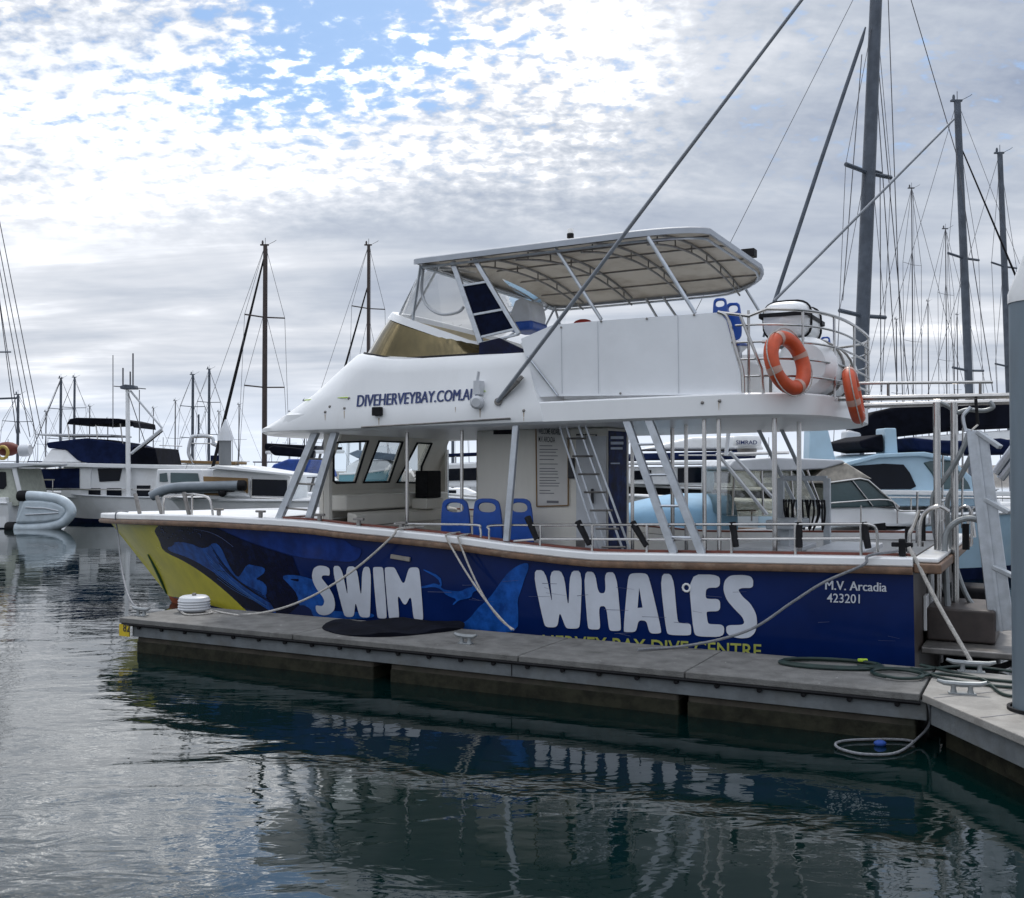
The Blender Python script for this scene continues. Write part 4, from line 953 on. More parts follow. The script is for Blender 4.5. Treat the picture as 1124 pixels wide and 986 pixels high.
lb2 = copy_tree(lb); lb2.location = bt.M @ bt.s(937, 434, 14.56); lb2.rotation_euler = (R(-12), R(24), R(90-28)); lb2.scale = (.9, .9, .9); lb2['label'] = 'orange lifebuoy on the far stern rail, seen almost edge-on above the black boom cover'
# life raft canister and white drum
cn = empty('liferaft_canister', bt.M @ Vector((0,0,0)), bt.a); tag(cn, 'white liferaft canister with a dark band strapped on the stern rack', 'liferaft')
ca, cbp = bt.v(832, 352, 1.1), bt.v(862, 352, 1.1)
ctr_ = Vector((ca.x+.33, 1.55, ca.z))
def capsule(ctr, ln, rr, n=20, k=24):
    rows = []
    for i in range(n+1):
        t = -1+2*i/n; x = ctr.x; yv = ctr.y+t*ln/2
        f = (1-abs(t)**7)**.5*.985+.015 if abs(t) < 1 else .02
        rows.append([(x+rr*1.25*f*math.copysign(abs(math.cos(2*math.pi*j/k))**.6, math.cos(2*math.pi*j/k)), yv, ctr.z+rr*f*math.copysign(abs(math.sin(2*math.pi*j/k))**.6, math.sin(2*math.pi*j/k))) for j in range(k)])
    return MB().grid(rows, cv=True).poly(rows[0]).poly(rows[-1])
capsule(ctr_, 1.15, .23).build('canister_shell', WHITE2, cn, ang=50)
mb = MB(); rows = []
for zz_ in (.01, .062):
    rows.append([(ctr_.x+.298*sx_, ctr_.y+.588*sy_, ctr_.z+zz_) for sx_, sy_ in ((-1,-.93),(-.9,-1),(.9,-1),(1,-.93),(1,.93),(.9,1),(-.9,1),(-1,.93))])
mb.grid(rows, cv=True).build('canister_band', BLACK, cn)
for dv in (-.3, .3): MB().tube([(ctr_.x+.30*math.copysign(abs(math.cos(a))**.6, math.cos(a)), ctr_.y+dv, ctr_.z+.245*math.copysign(abs(math.sin(a))**.6, math.sin(a))) for a in [i*math.pi/12 for i in range(24)]], .014, 6, True).build('canister_strap', BLACK, cn)
mb = MB()
for dv in (-.35, .35): mb.bar((ctr_.x-.3, ctr_.y+dv, ctr_.z-.26), (ctr_.x+.3, ctr_.y+dv, ctr_.z-.26), .05, .04).tube([(ctr_.x-.2, ctr_.y+dv, ctr_.z-.27), (ctr_.x-.2, ctr_.y+dv, 3.5)], .02, 6).tube([(ctr_.x+.2, ctr_.y+dv, ctr_.z-.27), (ctr_.x+.2, ctr_.y+dv, 3.5)], .02, 6)
mb.build('canister_cradle', DSTEEL, cn)
dm = empty('storage_drum', bt.M @ Vector((0,0,0)), bt.a); tag(dm, 'white ribbed drum lying on the upper deck behind the near lifebuoy', 'drum')
prof = []
for k in range(25):
    t = k/24; prof.append((.36*(1-max(0, abs(2*t-1)-.78)**2*5)+(.014 if k % 6 in (2, 3) else 0), t*1.9))
MB().lathe([(0.01,0)]+prof+[(.01,1.9)], (13.95, .95, 3.86), (0,1,.0), 28).build('drum_body', WHITE2, dm, ang=40)
for h in (.6, 1.25): MB().tube([(13.95+.385*math.cos(a), .95+h, 3.86+.385*math.sin(a)) for a in [i*math.pi/14 for i in range(28)]], .016, 6, True).build('drum_strap', DSTEEL, dm)
# ================================================================== finger pontoon and walkway
PA, PB = Vector((-5.43,14.13,0)), Vector((3.72,9.34,0))
pd = (PB-PA).normalized(); pn = Vector((-pd.y, pd.x, 0)); PL = (PB-PA).length; PW = 1.36; PT = .55
ang_p = math.degrees(math.atan2(pd.y, pd.x))
pf = Fr(PA, ang_p); pon = pf.root('finger_pontoon')
tag(pon, 'long grey concrete finger pontoon floating along the near side of the tour boat', 'pontoon')
FLOATLOW = mat('float_dark', (0.022, 0.022, 0.014), 0.7, var=0.5, scale=7, bump=0.5, bscale=20, spec=0.2)  # darker tone for the lower part of the floats, down past the waterline
dk = MB()
segs = [0, 3.05, 6.2, 8.1, PL]
for a, b in zip(segs, segs[1:]): dk.box((a+.006, 0, PT-.07), (b-.006, PW, PT))
dk.build('deck_slab', CONC, pon, .012)
MB().box((0.23, .05, .30), (PL+.05, .12, PT-.072)).build('side_waler', WALER, pon, .008)
MB().box((0.23, PW-.12, .30), (PL+.05, PW-.05, PT-.072)).build('side_waler', WALER, pon, .008)
MB().box((.21, .05, .30), (.228, PW-.05, PT-.072)).build('end_waler', WALER, pon, .006)
MB().tube([(.05,.02,PT-.085),(PL,.02,PT-.085)], .022, 6).build('edge_strip', BLACK, pon)
for k in range(24):
    x = .35+k*.425
    MB().lathe([(0,0),(.026,0),(.026,.03),(.0,.035)], (x, .052, PT-.118), (0,-1,0), 8).build('waler_bolt', BLACK, pon)
for a, b in ((.25,4.2),(4.45,8.0),(8.1,PL-.05)): MB().box((a,.10,-.35), (b,PW-.1,.298)).build('float', FLOATC, pon, .03)
for a, b in ((.245,4.205),(4.445,8.005),(8.095,PL-.045)): MB().box((a,.094,-.34), (b,PW-.094,.235)).build('lower_band', FLOATLOW, pon, .02)
MB().box((PL*.59,.049,.31), (PL*.59+.012,.047,PT-.08)).build('waler_joint', BLACK, pon)
# number plate on the end
q = [Vector((.01, .0, .30)), Vector((.2,.0,.30)), Vector((.2,.0,PT-.085)), Vector((.01,.0,PT-.085))]
pl_ = MB().prism(q, (0,.02,0)).build('number_plate', YSIGN, pon)
def plf(x, y): return pf.v(x, y, -.004)
text_on('plate_number', '82', [(135,684.8),(142.5,685.3),(142.5,694),(135,693.5)], plf, INK, pl_, .02)
# main walkway joining on the right
wk = empty('main_walkway', (3.72, 9.34, 0)); tag(wk, 'weathered pale walkway meeting the finger pontoon at the right edge', 'walkway')
wo = Vector((3.72, 9.34, 0))
W3 = [Vector((3.735,9.33,0)), Vector((3.93,7.72,0)), Vector((4.25,5.2,0)), Vector((9.0,3.0,0)), Vector((10.6,7.0,0)), Vector((4.36,10.53,0))]
WALK = mat('walkway_boards', (0.29, 0.28, 0.262), 0.8, var=0.2, scale=3, bump=0.4, bscale=40, dirt=(0.17,0.155,0.14), dirtamt=0.6)
MB().prism([p-wo+Vector((0,0,PT-.072)) for p in W3], (0,0,.074)).build('deck_slab', WALK, wk, .012)
ins2 = [Vector((3.80,9.30,0)), Vector((3.99,7.72,0)), Vector((4.31,5.25,0)), Vector((8.9,3.15,0)), Vector((10.4,7.0,0)), Vector((4.40,10.4,0))]
MB().prism([p-wo+Vector((0,0,.28)) for p in ins2], (0,0,PT-.072-.283)).build('side_waler', WALER, wk, .008)
MB().prism([p-wo+Vector((.14,0,-.3)) for p in ins2], (0,0,.578)).build('float', FLOATC, wk)
MB().prism([p-wo+Vector((.134,0,-.29)) for p in ins2], (0,0,.52)).build('lower_band', FLOATLOW, wk)
for t in (.3, .62):
    p = lerp(W3[0], W3[1], t)-wo; d_ = (W3[1]-W3[0]).normalized()
    MB().box((-.01,-.01,0), (.01,.01,.01)).v
for k in range(5):
    a = W3[0]+(W3[1]-W3[0])*(.10+.45*k)-wo; MB().bar(a+Vector((.02,0,PT+.003)), a+Vector((2.6,1.0,PT+.003)), .014, .004).build('board_joint', INKG, wk)
# pile
pr = .205; pp = Vector((576/1120*8.68, 8.68, 0))
pile = empty('mooring_pile', (pp.x, pp.y, 0)); tag(pile, 'tall blue grey pile with pale pointed cap rising through the walkway at the right edge', 'pile')
MB().lathe([(pr,-1),(pr,4.05),(pr*.98,4.08)], (0,0,0), (0,0,1), 28).build('pile_shaft', PILE, pile, ang=40)
MB().lathe([(pr*1.04,4.02),(pr*1.04,4.10),(0.02,4.62)], (0,0,0), (0,0,1), 28).build('pile_cap', WHITE2, pile, ang=40)
MB().lathe([(pr*1.22,PT+.004),(pr*1.22,PT+.03),(pr*1.1,PT+.03),(pr*1.1,PT+.004)], (0,0,0), (0,0,1), 24).build('pile_collar', BLACK, pile)
# cleats
def cleat(name, world, yaw, ln, label):
    r_ = empty('mooring_cleat', world, yaw); tag(r_, label, 'cleat', 'cleats on the pontoon')
    MB().box((-ln*.28,-.045,0), (ln*.28,.045,.015)).build('cleat_base', GALV, r_, .004)
    for sx_ in (-1, 1): MB().lathe([(.03,.012),(.022,.05),(.028,.085)], (sx_*ln*.17,0,0), (0,0,1), 10).build('cleat_post', GALV, r_)
    MB().tube([(-ln*.5,0,.115),(-ln*.36,0,.095),(0,0,.088),(ln*.36,0,.095),(ln*.5,0,.115)], [.016,.024,.027,.024,.016], 8).build('cleat_horn', GALV, r_)
    return r_
def pz(px, py, dz=0.0): p = wz(px, py, PT); p.z += dz; return p
cleat('c', pz(155, 676.0), R(ang_p), .34, 'grey cleat on the far left tip of the finger pontoon')
cleat('c', pz(511, 707), R(ang_p), .30, 'grey cleat in front of the black mat on the near pontoon edge')
cleat('c', pz(1066, 738), R(ang_p+6), .46, 'grey cleat at the right end of the pontoon holding the stern rope')
c4_ = cleat('c', pz(1056, 762), R(ang_p+10), .42, 'pale cleat on the corner of the walkway beside the green hoses')
# ropes: boat side coordinates to pontoon
def rope(pts, r, label, m=ROPE, n=8, name='mooring_rope'):
    cv = curve(pts, n); o0 = cv[0]; root = MB().tube([p-o0 for p in cv], r, 7).build(name, m); root.location = o0
    tag(root, label, 'rope', 'mooring ropes of the tour boat'); return root
def bw(px, py, v): return bt.M @ bt.v(px, py, v)
rope([bt.M @ (gp(s_at(131), .2)+Vector((0,0,.03))), bt.M @ (gp(s_at(131), -.08)+Vector((0,0,.01))), wy(130,590,18.6), wy(133,620,17.2), wy(138,645,15.9), wy(145,662,14.8), pz(154,674,.06)], .014, 'thin grey bow rope hanging from the yellow bow down to the pontoon tip', ROPEG)
def rp_px(L): return [wy(x, y, d) for x, y, d in L]
g1 = bt.M @ (gp(s_at(441), .0)+Vector((0,-.07,.03))); k1_ = pz(219, 672, .03)
g0 = bt.M @ (gp(s_at(452), .3)+Vector((0,0,.05)))
def sag(a, b, drop, n=7): return [a+(b-a)*(i/n)-Vector((0,0,drop*4*(i/n)*(1-i/n))) for i in range(n+1)]
rope([g0, g1]+sag(g1+Vector((-.08,-.06,-.1)), k1_, .42)[0:], .016, 'pale rope sagging from the gunwale across the first letters to the wheel fender', ROPE)
for i, (x, y) in enumerate(((494,584),(507,585))):
    a = bt.M @ (gp(s_at(x), .0)+Vector((0,-.07,.02))); b = pz(562+i*2, 694, .03); c_ = bt.M @ (gp(s_at(x), .25)+Vector((0,0,.03)))
    rope([c_, a]+sag(a+Vector((0,-.03,-.06)), b, .10+.10*i)[0:], .013, ['pale doubled mooring rope between the swimmer picture and the whale tail, left strand','pale doubled mooring rope between the swimmer picture and the whale tail, right strand'][i])
a = bt.M @ (gp(s_at(985), .05)+Vector((0,0,.06))); b = bt.M @ (gp(s_at(955), .0)+Vector((0,-.09,.015))); e_ = pz(700, 716, .03)
m1 = bt.M @ hpt(.0, 1) 
rope([a, b]+[bw(x, y, v) for x, y, v in ((948,620,-.14),(905,639,-.2),(870,661,-.26),(830,688,-.34),(790,702,-.4),(745,710,-.45))]+[e_], .016, 'long grey rope sagging from the stern corner past the last letters to the pontoon', ROPEG)
a = bt.M @ (Vector((BL-.05, .08, zg(BL)+.1))); b = pz(1066, 737, .10)
rope([a, a+(b-a)*.12, a+(b-a)*.5-Vector((0,0,.03)), b], .022, 'thick pale stern rope running down from the stern corner to the pontoon cleat')
MB_ = bt.M @ Vector((BL-.12,.1,zg(BL)))
MB().box((-.035,-.035,0), (.035,.035,.19)).box((-.11,-.025,.10), (.11,.025,.15)).build('mooring_post', BLACK, boat, .01).location = Vector((BL-.12,.1,zg(BL)))
# knots
for p, r_, lb_ in ((pz(1058,722,.30), .05, 0), (a+(b-a)*.16, .045, 1)):
    pass
# black mat
cm = pz(432, 693)
mt = []
for x, y in ((350,690),(362,684.5),(400,682.5),(450,682),(490,683),(513,686),(505,692),(470,696),(440,699),(400,700),(370,697)): mt.append(pz(x, y))
vs, fs, bd = cdt([(p.x, p.y) for p in chaikin([(q.x, q.y, 0) for q in mt], 2) for p in [Vector(p)]], (), (.12, .1))
random.seed(3)
top = [(x-cm.x, y-cm.y, .006+.022*(1+math.sin(x*7+y*5))+random.uniform(0,.012)) for x, y in vs]
n_ = len(top)
mo = MB().add(top+[(x, y, .001) for x, y, z in top], fs+[tuple(i+n_ for i in f[::-1]) for f in fs]+[(i, i+n_, j+n_, j) for i, j in bd]).build('rubber_mat', BLACKC); mo.location = (cm.x, cm.y, PT)
tag(mo, 'crumpled black rubber sheet lying on the finger pontoon below the big letters', 'mat')
# wheel fender
wf = empty('wheel_fender', pz(213, 671.5)); tag(wf, 'white ribbed drum fender lying at the back edge of the pontoon under the yellow bow', 'fender')
MB().lathe([(0,.0),(.17,0),(.205,.02)]+[(.215+.012*(k % 2), .03+k*.019) for k in range(9)]+[(.205,.21),(.17,.23),(0,.23)], (0,0,.0), (0,0,1), 26).build('fender_body', GREYW, wf, ang=30)
MB().lathe([(.03,.23),(.03,.265),(0,.27)], (0,0,0), (0,0,1), 10).build('fender_cap', DSTEEL, wf)
rl = curve([pz(196,669,.02), pz(205,676,.015), pz(232,674,.015), pz(228,671,.02), pz(246,674,.015), pz(262,676.5,.012)], 8); o0 = rl[0].copy()
o = MB().tube([p-o0 for p in rl], .014, 6).build('loose_rope', ROPE); o.location = o0; tag(o, 'loose pale rope end lying beside the drum fender', 'rope')
# hoses
def hose(pts, r, label, m=HOSEG):
    cv = curve(pts, 8); o0 = cv[0].copy(); o = MB().tube([p-o0 for p in cv], r, 7).build('water_hose', m); o.location = o0
    tag(o, label, 'hose', 'dark green hoses on the pontoon'); return o
def coil(cx, cy, rx, ry, n, a0=0.0, dz=.0):
    c_ = pz(cx, cy); out = []
    ex = (pz(cx+rx, cy+rx*.06)-c_); ey = (pz(cx, cy+ry)-c_)
    for i in range(int(n*14)+1):
        a = a0+2*math.pi*i/14; k = 1-.06*math.sin(i*.9)-.02*(i//14)
        out.append(c_+ex*math.cos(a)*k+ey*math.sin(a)*k+Vector((0,0,.02+.006*(i//14)+dz)))
    return out
hose(coil(912, 731.5, 58, 4.6, 4.2)+[pz(1010,737,.02), pz(1060,733.5,.02), pz(1123,741,.02)], .015, 'flattened coil of dark green hose with a lime tag against the blue stern')
hose(coil(985, 743, 30, 4.6, 1.8, 2.0, .01)+[pz(1030,742,.02), pz(1075,747,.02), pz(1124,752,.02)], .016, 'round loop of dark green hose in the middle of the pontoon end')
hose([pz(1000,737,.03), pz(1040,748,.02), pz(1090,755,.02), pz(1126,758,.02)], .016, 'dark hose running straight to the right edge between the two cleats')
hose([pz(1010,732,.02), pz(1050,741,.02), pz(1080,749,.02), pz(1100,764,.02), pz(1126,768,.02)], .016, 'dark hose curving along the walkway behind the pile')
tg = MB().box((-.05,-.02,0), (.05,.02,.03)).build('hose_tag', LIME, None, .008); tg.location = pz(947, 730, .035); tag(tg, 'small lime plastic hose connector lying on the coil', 'connector')
# crack line of spilled water / joint on pontoon is modelled by the slab gap
# floating hoop and blue float at the water
hp = [wz(x, y, z) for x, y, z in ((1019,770,.50),(1021,792,.28),(1010,808,.14),(985,826,.10),(950,828,.10),(925,823,.10),(917,817,.11),(928,813,.10),(960,811.5,.10),(990,812,.10),(1004,814,.10))]
o0 = hp[0].copy(); o = MB().tube([p-o0 for p in curve(hp, 8)], .012, 7).build('hose_loop', ROPEG); o.location = o0; tag(o, 'pale hose hanging from the pontoon corner and looping on the water', 'hose')
p = wz(966, 816, .10); o = MB().sphere((0,0,0), .045, 14, (1.3,.9,.7)).build('blue_float', BLUEC); o.location = p; tag(o, 'small blue float bobbing inside the hose loop', 'float')
# ================================================================== other boats
def hull_boat(fr, root, x0, x1, beam, sheer, m, stern=0, bow_rake=.9, zb=-.3, deck=None, stripe=None, y0=0.0, boot=None, fine=2.0, name='hull'):
    # x0 -> stern, x1 -> bow (either direction); sheer: function of t from stern to bow
    n = 26; rows = []; rows_d = []; rb = []
    sg = 1 if x1 > x0 else -1; Lh = abs(x1-x0)
    for i in range(n+1):
        t = i/n; zt_ = sheer(t); row = []
        for sd in (-1, 1):
            col = []
            for k in range(7):
                h = k/6; tt = 1-t
                xr = x0+sg*t*(Lh-bow_rake*(1-h))
                b = beam/2*(1-.14*(1-h))*(1-max(0, (t-.45)/.55)**(fine+.6*h))
                col.append((xr, y0+beam/2+sd*max(b, .004), zb+h*(zt_-zb)))
            row.append(col)
        rows.append(row[0][::-1]+row[1])
    o = MB().grid(rows).poly(rows[0]).build(name, m, root, ang=50)
    MB().grid([[Vector(r[0])+Vector((0,.03,-.04)), Vector(((r[0][0]+r[-1][0])/2, y0+beam/2, sheer(i/n)+.02)), Vector(r[-1])+Vector((0,-.03,-.04))] for i, r in enumerate(rows)]).build('deck', deck or WHITE2, root)
    mbx = MB()
    for sd in (0, -1): mbx.tube([Vector(r[sd])+Vector((0,(-.01 if sd == 0 else .01),-.03)) for r in rows], .045, 6)
    mbx.build('rubbing_rail', stripe or WHITE2, root)
    if boot: 
        mbx = MB(); 
        for sd in (0, -1):
            sl = slice(4, 7) if sd == 0 else slice(7, 10)
            mbx.grid([[Vector(p)+Vector((0, -.012 if sd == 0 else .012, 0)) for p in r[sl]] for r in rows])
        mbx.build('boot_stripe', boot, root)
    return o
def prism_px(fr, root, name, pts, y0, th, m, bev=.03):
    return MB().prism([fr.v(x, y, y0) for x, y in pts], (0, th, 0)).build(name, m, root, bev)
def bar_px(fr, root, name, pts, y0, r, m): return MB().tube([fr.v(x, y, y0) for x, y in pts], r, 6).build(name, m, root)
def at_px(px, depth): p = wy(px, HOR, depth); return Vector((p.x, depth, 0))
# ---- sailing yachts: mast, boom, spreaders, stays, hull
def yacht(px, ytop, depth, label, hullm, mastm, ln, facing=1, dia=.16, base=1.6, stays=((-.42,.97),(.38,1.0)), sprd=(.45,.72), boom=None, lean=0.0, furl=None, beam=3.2, zs=1.1, group='masted yachts moored around the marina', cabin=True, wires=True):
    ztop = CH+(HOR-ytop)/FPX*depth
    p = at_px(px, depth); fr = Fr(p, 0); root = fr.root('sailing_yacht'); tag(root, label, 'yacht', group)
    hull_boat(fr, root, -facing*ln*.55, facing*ln*.45, beam, lambda t: zs+.35*t*t, hullm, y0=-beam/2, bow_rake=ln*.1, boot=NAVYC)
    if cabin:
        MB().prism([(-facing*ln*.25,-beam*.3,zs), (-facing*ln*.23,-beam*.3,zs+.45), (facing*ln*.08,-beam*.3,zs+.42), (facing*ln*.16,-beam*.3,zs+.05)], (0,beam*.6,0)).build('cabin', WHITE2, root, .08)
        for k in range(3): MB().box((facing*(-.18+.09*k)*ln-.25,-beam*.3-.012,zs+.14), (facing*(-.18+.09*k)*ln+.25,-beam*.3-.004,zs+.32)).build('cabin_window', DGLASS, root, .004)
    tp = Vector((lean, 0, ztop)); bs = Vector((0,0,zs-.1))
    MB().tube([bs, lerp(bs, tp, .5), tp], [dia*.5, dia*.5, dia*.42], 10).build('mast', mastm, root)
    mb = MB().box(tp+Vector((-.22,-.05,-.03)), tp+Vector((.16,.05,.03))).tube([tp, tp+Vector((0,0,.32))], .012, 5).tube([tp+Vector((.1,0,0)), tp+Vector((.42,0,.16)), tp+Vector((.5,0,.22))], .01, 5).lathe([(.04,0),(.05,.1),(.03,.18)], tp+Vector((-.12,0,.02)), (0,0,1), 8)
    mb.build('masthead', mastm, root)
    wr = .008 if depth < 35 else .010 if depth < 60 else .014
    def wire(a, b, r_): MB().tube([a, b], r_, 4).build('stay', WIRE, root)
    for st, hh in stays: wire((facing*ln*st*-1, 0, zs+.2), lerp(bs, tp, hh), wr)
    for h in sprd:
        c_ = lerp(bs, tp, h); sw = beam*.30; o_ = Vector((sw*.8, sw*.6, .05)); o2_ = Vector((-sw*.8, -sw*.6, .05))
        if wires:
            for sd, of in ((1, o_), (-1, o2_)):
                wire((sd*beam*.30, sd*beam*.36, zs), c_+of, wr); wire(c_+of, lerp(bs, tp, min(1, h+.3)), wr)
        MB().tube([c_+o2_, c_, c_+o_], dia*.16, 6).build('spreader', mastm, root)
    if wires: wire((.15,-.1,zs), lerp(bs, tp, .985)+Vector((.1,0,0)), wr*.8)
    if boom:
        bz_, bl, bm_ = boom
        MB().tube([(0,0,bz_), (-facing*bl,0,bz_+.05)], dia*.42, 8).build('boom', WHITE2, root)
        rows = []
        for i in range(13):
            t = i/12; x = -facing*(.05+t*bl*.96); hh = (.50-.28*t)*dia*2.6; 
            rows.append([(x+0, hh*.42*math.cos(a)*(1+.1*math.sin(i*2)), bz_+.10+hh*.55+hh*.6*math.sin(a)) for a in [k*math.pi/5 for k in range(10)]])
        MB().grid(rows, cv=True).poly(rows[0]).poly(rows[-1]).build('sail_cover', bm_, root, ang=70)
    if furl:
        a = Vector((-facing*ln*furl[0]*-1, 0, zs+.3)); b = lerp(bs, tp, furl[1]); MB().tube([a, lerp(a, b, .04), lerp(a, b, .5), lerp(a, b, .97), b], [.02, dia*furl[2], dia*furl[2]*.9, dia*furl[2]*.5, .01], 8).build('furled_sail', furl[3], root)
    return root, fr
yacht(290, 268, 46, 'yacht with dark brown mast and black furled foresail, left of the tour boat roof', WHITE2, MASTB, 10.5, -1, .22, stays=((-.38,1.0),), boom=(3.35, 3.6, BLACKC), furl=(.25,.97,.36,BLACK))
yacht(404, 268, 52, 'yacht whose slim dark mast rises just left of the tinted flybridge screen', WHITE2, MASTB, 11, -1, .19, stays=((-.38,1.0),), sprd=(.42,.75), furl=(.27,.85,.36,BLACK))
yacht(-40, 190, 78, 'yacht outside the left edge with only its rigging wires in view', WHITE2, MASTG, 15, -1, .2, stays=((-.42,1.0),(-.28,.96),(-.2,.7),(-.12,.72)), sprd=(.3,.6))
lroot = [o for o in bpy.data.objects if o.name.startswith('sailing_yacht')][-1]; lf = Fr(lroot.location, 0)
for x0, y0, x1, y1 in ((-9,200,47,482),(-4,255,40,482),(-2,320,22,476),(-14,230,18,476),(-18,200,33,480)): MB().tube([lf.v(x0,y0,.2), lf.v(x1,y1,.2)], .035, 4).build('stay', WIRE, lroot)
MB().tube([lf.v(-40,387,0), lf.v(12,386.5,0)], .06, 5).build('spreader', MASTG, lroot)
yacht(66, 415, 82, 'distant yacht with the shorter of the paired thin masts above the navy flybridge cover', WHITE2, MASTG, 9, -1, .2)
yacht(81, 414, 90, 'distant yacht with the taller right mast of the pair above the navy flybridge cover', WHITE2, MASTG, 10, 1, .2)
yacht(211, 411, 78, 'distant yacht with a thin pale mast left of the radar arch boat', WHITE2, MASTG, 8.5, 1, .2)
yacht(229, 405, 84, 'distant yacht with a thin mast right above the radar arch boat', WHITE2, MASTG, 9, -1, .21)
yacht(19, 433, 70, 'distant yacht with a short thin mast near the left edge', WHITE2, MASTG, 8, 1, .17)
yacht(395, 395, 95, 'far yacht hidden low behind the tour boat wheelhouse', WHITE2, MASTG, 9, 1, .2)
for i_, (px_, yt_) in enumerate(((50,452),(98,446),(118,460),(168,448),(192,440),(240,452),(262,444),(318,452),(334,440),(356,450),(1020,330),(1052,345),(985,350))):
    yacht(px_, yt_, 105+7*(i_ % 4), 'tiny far yacht whose thin mast is lost among the crowd of masts' if px_ < 900 else 'tiny far yacht whose thin mast is lost in the rigging by the stern', WHITE2, WIRE, 9, 1 if i_ % 2 else -1, .13, sprd=(.55,), stays=((-.42,1.0),(.4,1.0)), cabin=False, wires=False, group='tiny far yachts on the left' if px_ < 900 else 'tiny far yachts on the right')
# ---- navy-covered flybridge cruiser
f1 = Fr(at_px(35, 47), 0); b1 = f1.root('flybridge_cruiser'); tag(b1, 'white flybridge cruiser with navy canvas covers, black bimini and a mast with a folded derrick', 'motor yacht')
xs, xb = f1.v(225,560,0).x, f1.v(28,545,0).x
hull_boat(f1, b1, xs, xb, 4.4, lambda t: 1.30+.25*t*t, WHITE2, bow_rake=1.4, boot=NAVYC, stripe=GREYW)
P1 = lambda n_, pts, y0, th, m, bev=.03: prism_px(f1, b1, n_, pts, y0, th, m, bev)
P1('cabin', [(66,547),(69,512),(200,512),(206,548)], .5, 3.4, WHITE2, .06)
P1('cabin_roof', [(38,512),(44,507.5),(212,511),(212,515.5)], .2, 4.0, WHITE2, .03)
for q in ([(42,515),(87,514),(87,536),(40,536)], [(107,514.5),(134,514.5),(131,528),(109,529)]): P1('cabin_window', q, .46, .04, DGLASS if q[0][0] > 50 else NAVYC, .01)
for q in ([(97,536),(110,536),(110,546),(97,546)], [(117,536),(133,536),(133,546),(117,546)], [(150,533),(165,533),(163,545),(150,545)]): P1('hull_window', q, .44, .05, DGLASS, .01)
P1('cabin_post', [(88,514),(100,514),(99,537),(88,537)], .4, .2, WHITE2, .02)
P1('side_rail', [(40,536.5),(205,537),(205,538.5),(40,538)], .3, .05, STEEL, 0)
P1('flybridge_coaming', [(45,507.5),(56,493),(72,493),(90,508)], .6, 3.2, WHITE2, .06)
P1('flybridge_cover', [(50,486),(82,482),(95,481),(130,486),(142,490),(143,510),(100,510),(84,505),(72,494),(52,492)], .5, 3.4, NAVYC, .08)
P1('rear_cover', [(146,490),(170,492),(174,511),(144,511)], .5, 3.4, BLACKC, .05)
P1('bimini_top', [(73,466),(76,460),(84,458.5),(130,459.5),(146,463),(147,470),(142,464),(100,466.5),(78,465)], .7, 3.0, BLACKC, .04)
P1('sunshade_rack', [(40,476),(122,477),(122,479),(40,478)], .9, 2.6, GREYW, .02)
for x in (74,105,132): bar_px(f1, b1, 'bimini_pole', [(x,464),(x+3,490)], .9, .03, STEEL)
MB().tube([f1.v(141,545,.2), f1.v(140,428,.2)], [.12,.09], 10).build('mast', WHITE2, b1)
P1('crosstree', [(131,424),(137,422),(147,423),(148,427),(132,427)], .0, .5, MASTG, .02)
for x, y0, y1 in ((135,404,424),(143,408,424),(146,388,424),(124,390,470),(153,428,486)): bar_px(f1, b1, 'whip_aerial', [(x,y1),(x,y0)], .3, .035 if y1 < 430 else .02, WIRE)
bar_px(f1, b1, 'derrick', [(143,429),(178,470)], .15, .05, GREYW); bar_px(f1, b1, 'derrick', [(144,498),(178,471)], .1, .07, GREYW); bar_px(f1, b1, 'derrick', [(150,496),(178,473)], .3, .06, BLACK)
bar_px(f1, b1, 'derrick_line', [(141,432),(160,488)], .1, .02, WIRE); bar_px(f1, b1, 'derrick_line', [(125,424),(160,427)], .1, .025, WIRE)
bar_px(f1, b1, 'forestay', [(68,414),(30,508)], .3, .02, WIRE)
P1('bow_pulpit', [(32,526),(60,526),(60,527.5),(32,527.5)], .3, .05, STEEL, 0)
for x in (34,46,58): bar_px(f1, b1, 'pulpit_post', [(x,527),(x,545)], .32, .025, STEEL)
# ---- boat at the left edge with a dinghy on its stern
f2 = Fr(at_px(0, 43), 0); b2 = f2.root('workboat'); tag(b2, 'pale wheelhouse boat cut off by the left edge with gear on its roof', 'boat')
P2 = lambda n_, pts, y0, th, m, bev=.03: prism_px(f2, b2, n_, pts, y0, th, m, bev)
hull_boat(f2, b2, f2.v(8,580,0).x, f2.v(-160,570,0).x, 3.6, lambda t: 1.2+.3*t*t, WHITE2, bow_rake=1.2, boot=NAVYC)
P2('wheelhouse', [(-90,552),(-90,514),(12,514),(20,545),(20,556)], .4, 2.8, mat('pale_green_grey', (.42,.44,.38), .5), .05)
P2('roof', [(-95,514),(-95,508),(38,508.5),(38,511),(14,513.5)], .2, 3.2, GREYW, .02)
P2('wheelhouse_window', [(-30,518),(6,518),(7,533),(4,537),(-30,537)], .36, .04, DGLASS, .01)
P2('stern_locker', [(-60,548),(6,546),(8,580),(-60,580)], .1, 3.0, WHITE2, .05)
P2('davit_post', [(12,512),(17,512),(24,545),(20,545)], .3, .1, WHITE2, .02)
f2o = f2.v(8,493,1.0); MB().sphere(f2o, .42, 14, (1.2,.9,.75)).build('roof_bundle', MAROON, b2)
MB().lathe([(0,0),(.24,0),(.27,.1),(.27,.35),(.22,.45),(0,.45)], f2.v(22,495,.8), (1,0,.1), 14).build('roof_canister', GREYW, b2)
MB().tube([f2.v(3,497,.5)+Vector((.22*math.cos(a),0,.26*math.sin(a))) for a in [i*.45 for i in range(14)]], .07, 8, True).build('life_ring', mat('ring_yellow', (.45,.33,.08), .6), b2)
f2.v(0,0,1)
